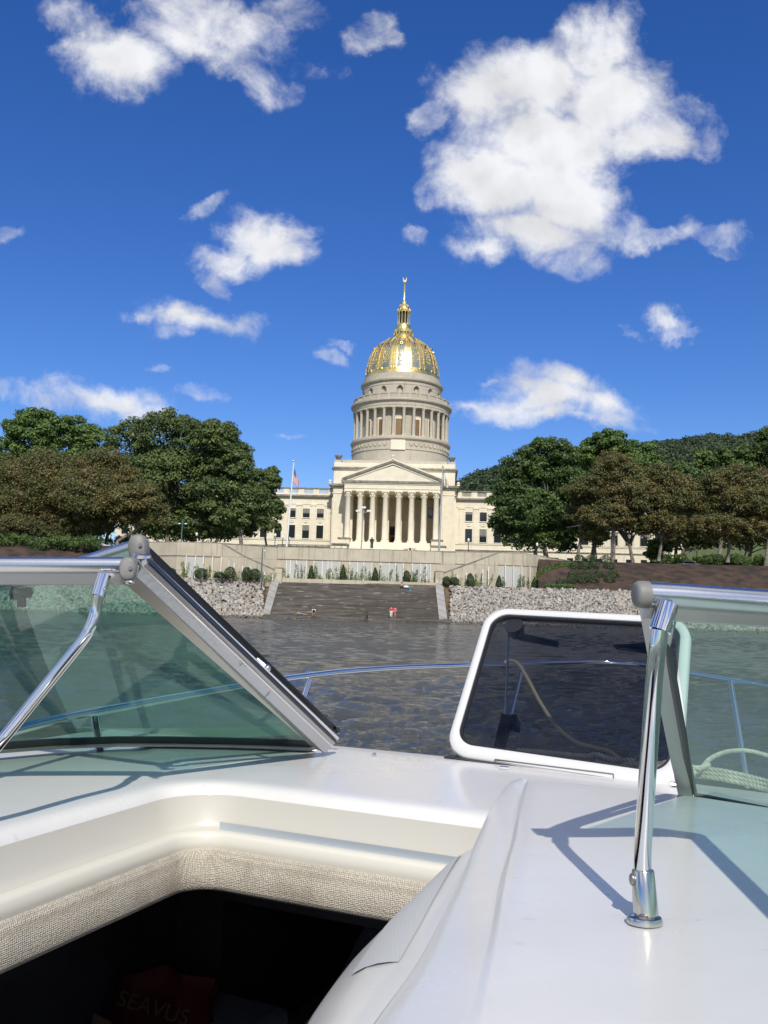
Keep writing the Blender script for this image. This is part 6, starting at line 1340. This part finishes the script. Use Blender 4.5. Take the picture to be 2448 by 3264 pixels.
def car(px, Y, z, mt, label, L_=4.5, rz=0.0):
    root = empty('parked_car', pt(px, Y, z)[:], rz); W_ = 1.8
    prof_ = [(-2.2, .35), (-2.25, .75), (-2.1, .95), (-1.2, 1.02), (-.6, 1.48), (.9, 1.5), (1.7, 1.12), (2.2, 1.0), (2.25, .5), (2.1, .3)]
    m = MB(); rows = [[(x, y * W_ / 2 * (1 if zz < 1.05 else .82), zz) for x, zz in prof_] for y in (-1, -.9, .9, 1)]
    m.loft(rows, False, False); m.poly(rows[0]); m.poly(rows[-1][::-1]); m.build('body', mt, root, smooth=True, autos=35)
    for s_ in (-1, 1):
        m = MB(); y = s_ * (W_ / 2 * .86 + .045); m.poly([(-1.0, y * 1.06, 1.05), (1.5, y * 1.06, 1.07), (.85, y * .97, 1.42), (-.55, y * .97, 1.42)]); m.build('side_window', 'window_glass', root)
        for x in (-1.4, 1.4):
            m = MB(); m.tube([(x, s_ * .75, .33), (x, s_ * .93, .33)], .33, 14); w_ = m.build('wheel', 'black_rubber', root, smooth=True); m = MB(); m.tube([(x, s_ * .92, .33), (x, s_ * .95, .33)], .19, 10); m.build('rim', 'dull_alu', w_)
    m = MB(); m.poly([(-1.18, -.72, 1.06), (-1.18, .72, 1.06), (-.64, .68, 1.46), (-.64, -.68, 1.46)]); m.build('windscreen', 'window_glass', root)
    tag(root, label, 'car', 'cars parked behind the river bank'); return root
def zroof(px, py, Y): return at(px, py, Y).z - 1.5
car(2190, 172, zroof(2190, 1794 - 5, 172), 'car_white', 'white estate car parked under the wide brown tree'); car(2070, 172, zroof(2070, 1792, 172), 'car_dark', 'dark car parked left of the small bright green tree')
car(312, 160, zroof(312, 1728, 160), 'car_white', 'white car parked behind the golden brown tree above the windshield', rz=math.pi); car(398, 168, zroof(398, 1733, 168) - .3, 'car_white', 'white car half hidden by slanting trunks', rz=math.pi)

# ================================================================ PEOPLE on the river steps
def skin_obj(name, joints, edges, m, parent, sub=1, extra=None):
    me = bpy.data.meshes.new(name); names = list(joints); me.from_pydata([joints[n][0] for n in names], [(names.index(a), names.index(b)) for a, b in edges], [])
    o = bpy.data.objects.new(name, me); COL.objects.link(o); md = o.modifiers.new('skin', 'SKIN')
    for i, n in enumerate(names): me.skin_vertices[0].data[i].radius = joints[n][1]; me.skin_vertices[0].data[i].use_root = (i == 0)
    s = o.modifiers.new('sub', 'SUBSURF'); s.levels = sub; s.render_levels = sub
    dg = bpy.context.evaluated_depsgraph_get(); m2 = bpy.data.meshes.new_from_object(o.evaluated_get(dg)); bpy.data.objects.remove(o)
    bm = bmesh.new(); bm.from_mesh(m2)
    if extra:
        for c, r_, sc_ in extra:
            mm = Matrix.Translation(Vector(c)) @ Matrix.Diagonal((sc_[0], sc_[1], sc_[2], 1)); bmesh.ops.create_icosphere(bm, subdivisions=2, radius=r_, matrix=mm)
    bm.to_mesh(m2); bm.free(); m2.name = name; m2.materials.clear(); m2.materials.append(MATS[m])
    for p in m2.polygons: p.use_smooth = True
    o = bpy.data.objects.new(name, m2); COL.objects.link(o); o.parent = parent; return o
BE = [('pelvis', 'chest'), ('chest', 'neck'), ('neck', 'head'), ('head', 'crown'), ('chest', 'shL'), ('chest', 'shR'), ('shL', 'elL'), ('shR', 'elR'), ('elL', 'wrL'), ('elR', 'wrR'), ('wrL', 'haL'), ('wrR', 'haR'),
      ('pelvis', 'hipL'), ('pelvis', 'hipR'), ('hipL', 'knL'), ('hipR', 'knR'), ('knL', 'anL'), ('knR', 'anR'), ('anL', 'toL'), ('anR', 'toR')]
RAD = {'pelvis': (.13, .10), 'chest': (.15, .11), 'neck': (.055, .055), 'head': (.085, .09), 'crown': (.06, .065), 'sh': (.065, .065), 'el': (.045, .045), 'wr': (.032, .028), 'ha': (.04, .02), 'hip': (.09, .09), 'kn': (.06, .06), 'an': (.042, .045), 'to': (.045, .03)}
def person(label, loc, pose, skin, top, bottom, hair, rz=0, scale=1.0, shoes=None):
    root = empty('person', loc[:], rz); root.scale = (scale,) * 3
    J = {k: (v, RAD[k[:-1] if k[-1] in 'LR' else k]) for k, v in pose.items() if k != 'face'}
    E_ = list(BE)
    for s_ in 'LR':                       # five separate fingers on each hand
        w, h_ = Vector(pose['wr' + s_]), Vector(pose['ha' + s_]); d = (h_ - w).normalized(); a = d.cross(Vector((0, 1, .1))).normalized()
        for i, (o_, l_) in enumerate(((-.03, .06), (-.01, .075), (.012, .07), (.032, .055))):
            J['f%d%s' % (i, s_)] = (tuple(h_ + a * o_ + d * .03), (.009, .009)); J['g%d%s' % (i, s_)] = (tuple(h_ + a * o_ * 1.15 + d * l_ + Vector((0, -.015, 0))), (.008, .008)); E_ += [('ha' + s_, 'f%d%s' % (i, s_)), ('f%d%s' % (i, s_), 'g%d%s' % (i, s_))]
        J['t' + s_] = (tuple(w + a * -.05 + d * .05), (.011, .011)); E_.append(('wr' + s_, 't' + s_))
    hd, cr_ = Vector(pose['head']), Vector(pose['crown']); nk = Vector(pose['neck']); up = (cr_ - hd).normalized(); fw = Vector(pose.get('face', (0, -1, 0))); sdv = up.cross(fw).normalized()
    J = {k: v for k, v in J.items() if k != 'face'}
    ex_ = [(hd + fw * .095 + up * .0, .018, (1, 1, 1.4)), (hd + sdv * .085, .022, (.5, 1, 1.4)), (hd - sdv * .085, .022, (.5, 1, 1.4))]
    skin_obj('body', J, E_, skin, root, 1, ex_)
    for s_ in (-1, 1):
        m = MB(); m.ball(hd + fw * .082 + sdv * s_ * .03 + up * .02, .012, 4); m.build('eye', 'hair_dark', root)
    m = MB(); m.ball(hd + fw * .088 - up * .045, .02, 4, 1.2, .6, .4); m.build('mouth', 'cloth_red', root)
    m = MB(); m.ball(hd + up * .045 - fw * .018, .108, 7, 1, 1.02, 1.0); m.build('hair', hair, root, smooth=True)
    if top:
        K = {k: (pose[k], r_) for k, r_ in (('pelvis', (.15, .12)), ('chest', (.18, .135)), ('shL', (.085, .085)), ('shR', (.085, .085)), ('elL', (.06, .06)), ('elR', (.06, .06)))}
        for s_ in 'LR': K['el' + s_] = (tuple(Vector(pose['sh' + s_]).lerp(Vector(pose['el' + s_]), .7)), (.065, .065))
        skin_obj('shirt', K, [('pelvis', 'chest'), ('chest', 'shL'), ('chest', 'shR'), ('shL', 'elL'), ('shR', 'elR')], top, root)
    if bottom:
        ln = 1.0 if bottom[1] else .75
        K = {'pelvis': (pose['pelvis'], (.15, .125))}
        for s_ in 'LR':
            K['hip' + s_] = (pose['hip' + s_], (.105, .105)); kn, an = Vector(pose['kn' + s_]), Vector(pose['an' + s_])
            if bottom[1]: K['kn' + s_] = (tuple(kn), (.078, .078)); K['an' + s_] = (tuple(kn.lerp(an, .92)), (.068, .068))
            else: K['kn' + s_] = (tuple(Vector(pose['hip' + s_]).lerp(kn, .8)), (.095, .095))
        E2 = [('pelvis', 'hipL'), ('pelvis', 'hipR'), ('hipL', 'knL'), ('hipR', 'knR')] + ([('knL', 'anL'), ('knR', 'anR')] if bottom[1] else [])
        skin_obj('trousers' if bottom[1] else 'shorts', K, E2, bottom[0], root)
    tag(root, label, 'person'); return root
def pose_stand(arm=0.0):
    return dict(pelvis=(0, 0, .96), chest=(0, .01, 1.30), neck=(0, .01, 1.48), head=(0, -.01, 1.60), crown=(0, 0, 1.68), shL=(-.19, .01, 1.41), shR=(.19, .01, 1.41), elL=(-.26, .03, 1.13), elR=(.26, -.02 - arm * .1, 1.13),
                wrL=(-.25, -.08, .89), wrR=(.22, -.1 - arm * .2, .93 + arm * .15), haL=(-.25, -.11, .82), haR=(.2, -.13 - arm * .25, .88 + arm * .18), hipL=(-.09, 0, .90), hipR=(.09, 0, .90), knL=(-.11, -.02, .49), knR=(.10, -.03, .49),
                anL=(-.12, .02, .08), anR=(.12, .02, .08), toL=(-.13, -.15, .03), toR=(.14, -.15, .03))
pose_sit = dict(pelvis=(0, 0, .12), chest=(0, -.10, .47), neck=(0, -.16, .64), head=(0, -.22, .75), crown=(0, -.22, .83), shL=(-.19, -.12, .57), shR=(.19, -.12, .57), elL=(-.25, -.28, .38), elR=(.25, -.28, .38),
                wrL=(-.12, -.46, .38), wrR=(.12, -.46, .38), haL=(-.07, -.50, .37), haR=(.07, -.50, .37), hipL=(-.10, -.05, .12), hipR=(.10, -.05, .12), knL=(-.14, -.50, .22), knR=(.14, -.50, .22), anL=(-.12, -.58, -.22), anR=(.12, -.58, -.22), toL=(-.13, -.75, -.27), toR=(.13, -.75, -.27))
pose_bend = dict(pelvis=(0, .05, .86), chest=(0, -.22, 1.06), neck=(0, -.36, 1.02), head=(0, -.46, .95), crown=(0, -.52, .90), shL=(-.2, -.28, 1.05), shR=(.2, -.28, 1.05), elL=(-.3, -.35, .80), elR=(.3, -.35, .80),
                 wrL=(-.2, -.42, .56), wrR=(.2, -.42, .56), haL=(-.18, -.44, .49), haR=(.18, -.44, .49), hipL=(-.1, .04, .82), hipR=(.1, .04, .82), knL=(-.17, -.08, .45), knR=(.17, -.08, .45), anL=(-.18, .03, .08), anR=(.18, .03, .08), toL=(-.19, -.14, .03), toR=(.19, -.14, .03), face=(0, -.6, -.8))
pose_lie = dict(pelvis=(0, 0, .16), chest=(-.36, 0, .22), neck=(-.54, 0, .34), head=(-.63, -.02, .44), crown=(-.66, -.02, .52), shL=(-.45, -.18, .26), shR=(-.45, .18, .26), elL=(-.58, -.22, .06), elR=(-.58, .22, .06),
                wrL=(-.76, -.1, .05), wrR=(-.76, .1, .05), haL=(-.82, -.06, .05), haR=(-.82, .06, .05), hipL=(.06, -.1, .15), hipR=(.06, .1, .15), knL=(.50, -.13, .10), knR=(.50, .1, .10), anL=(.92, -.14, .07), anR=(.92, .1, .07), toL=(1.08, -.16, .05), toR=(1.08, .14, .05), face=(-.8, -.5, 0))
YP = lambda px: interp([(847, 136.0), (1440, 133.6)], px)
person('person standing on the bottom step in a red top and white trousers', pt(1250, YP(1250) - .1, .60), pose_stand(.3), 'skin', 'cloth_red', ('cloth_white', True), 'hair_brown', R(12))
person('person beside the red top in a pink shirt and orange shorts', pt(1262, YP(1262) + .5, .64), pose_stand(0), 'skin', 'cloth_pink', ('cloth_orange', False), 'hair_dark', R(-20), .95)
person('person lying on the bottom ledge in blue shorts propped on elbows', pt(963, YP(963) - .1, .66), pose_lie, 'skin', None, ('cloth_blue', False), 'hair_brown', R(4))
person('person bending forward at the water in a white top and black shorts', pt(1005, YP(1005) - .6, .48), pose_bend, 'skin', 'cloth_white', ('cloth_black', False), 'hair_dark', R(-5), .95)
person('dark figure sitting on the ledge with feet towards the water', pt(1173, YP(1173) - .9, .52), pose_sit, 'skin_dark', 'cloth_black', ('cloth_black', False), 'hair_dark', R(8), 1.05)
ys_ = interp([(1389, 148.2), (900, 149)], 1281) - 1.3
person('person sitting on the top step in jeans with bare arms', pt(1281, 146.4, 5.15 + .25), pose_sit, 'skin', 'cloth_grey', ('cloth_navy', True), 'hair_brown', R(10), 1.05)
r0_ = empty('bag', pt(1295, 146.4, 5.35)[:]); m = MB(); m.ball((0, 0, .2), .42, 6, 1.2, .7, .5); m.build('sack', 'cloth_white', r0_, smooth=True); m = MB(); m.tube([(-.3, 0, .3), (0, 0, .62), (.3, 0, .3)], .03, 6); m.build('handle', 'cloth_white', r0_); tag(r0_, 'white bag beside the person on the top step', 'bag')
r0_ = empty('bucket', pt(1308, 145.6, 4.95)[:]); m = MB(); m.lathe([(.2, 0), (.3, .5), (.32, .5), (.32, .55)], 14, cap=True); m.build('pail', 'bucket_blue', r0_, smooth=True); m = MB(); m.lathe([(.21, -.25), (.12, 0), (.2, 0)], 12, cap=True); m.build('white_base', 'cloth_white', r0_, smooth=True); tag(r0_, 'blue bucket on the steps right of the white bag', 'bucket')
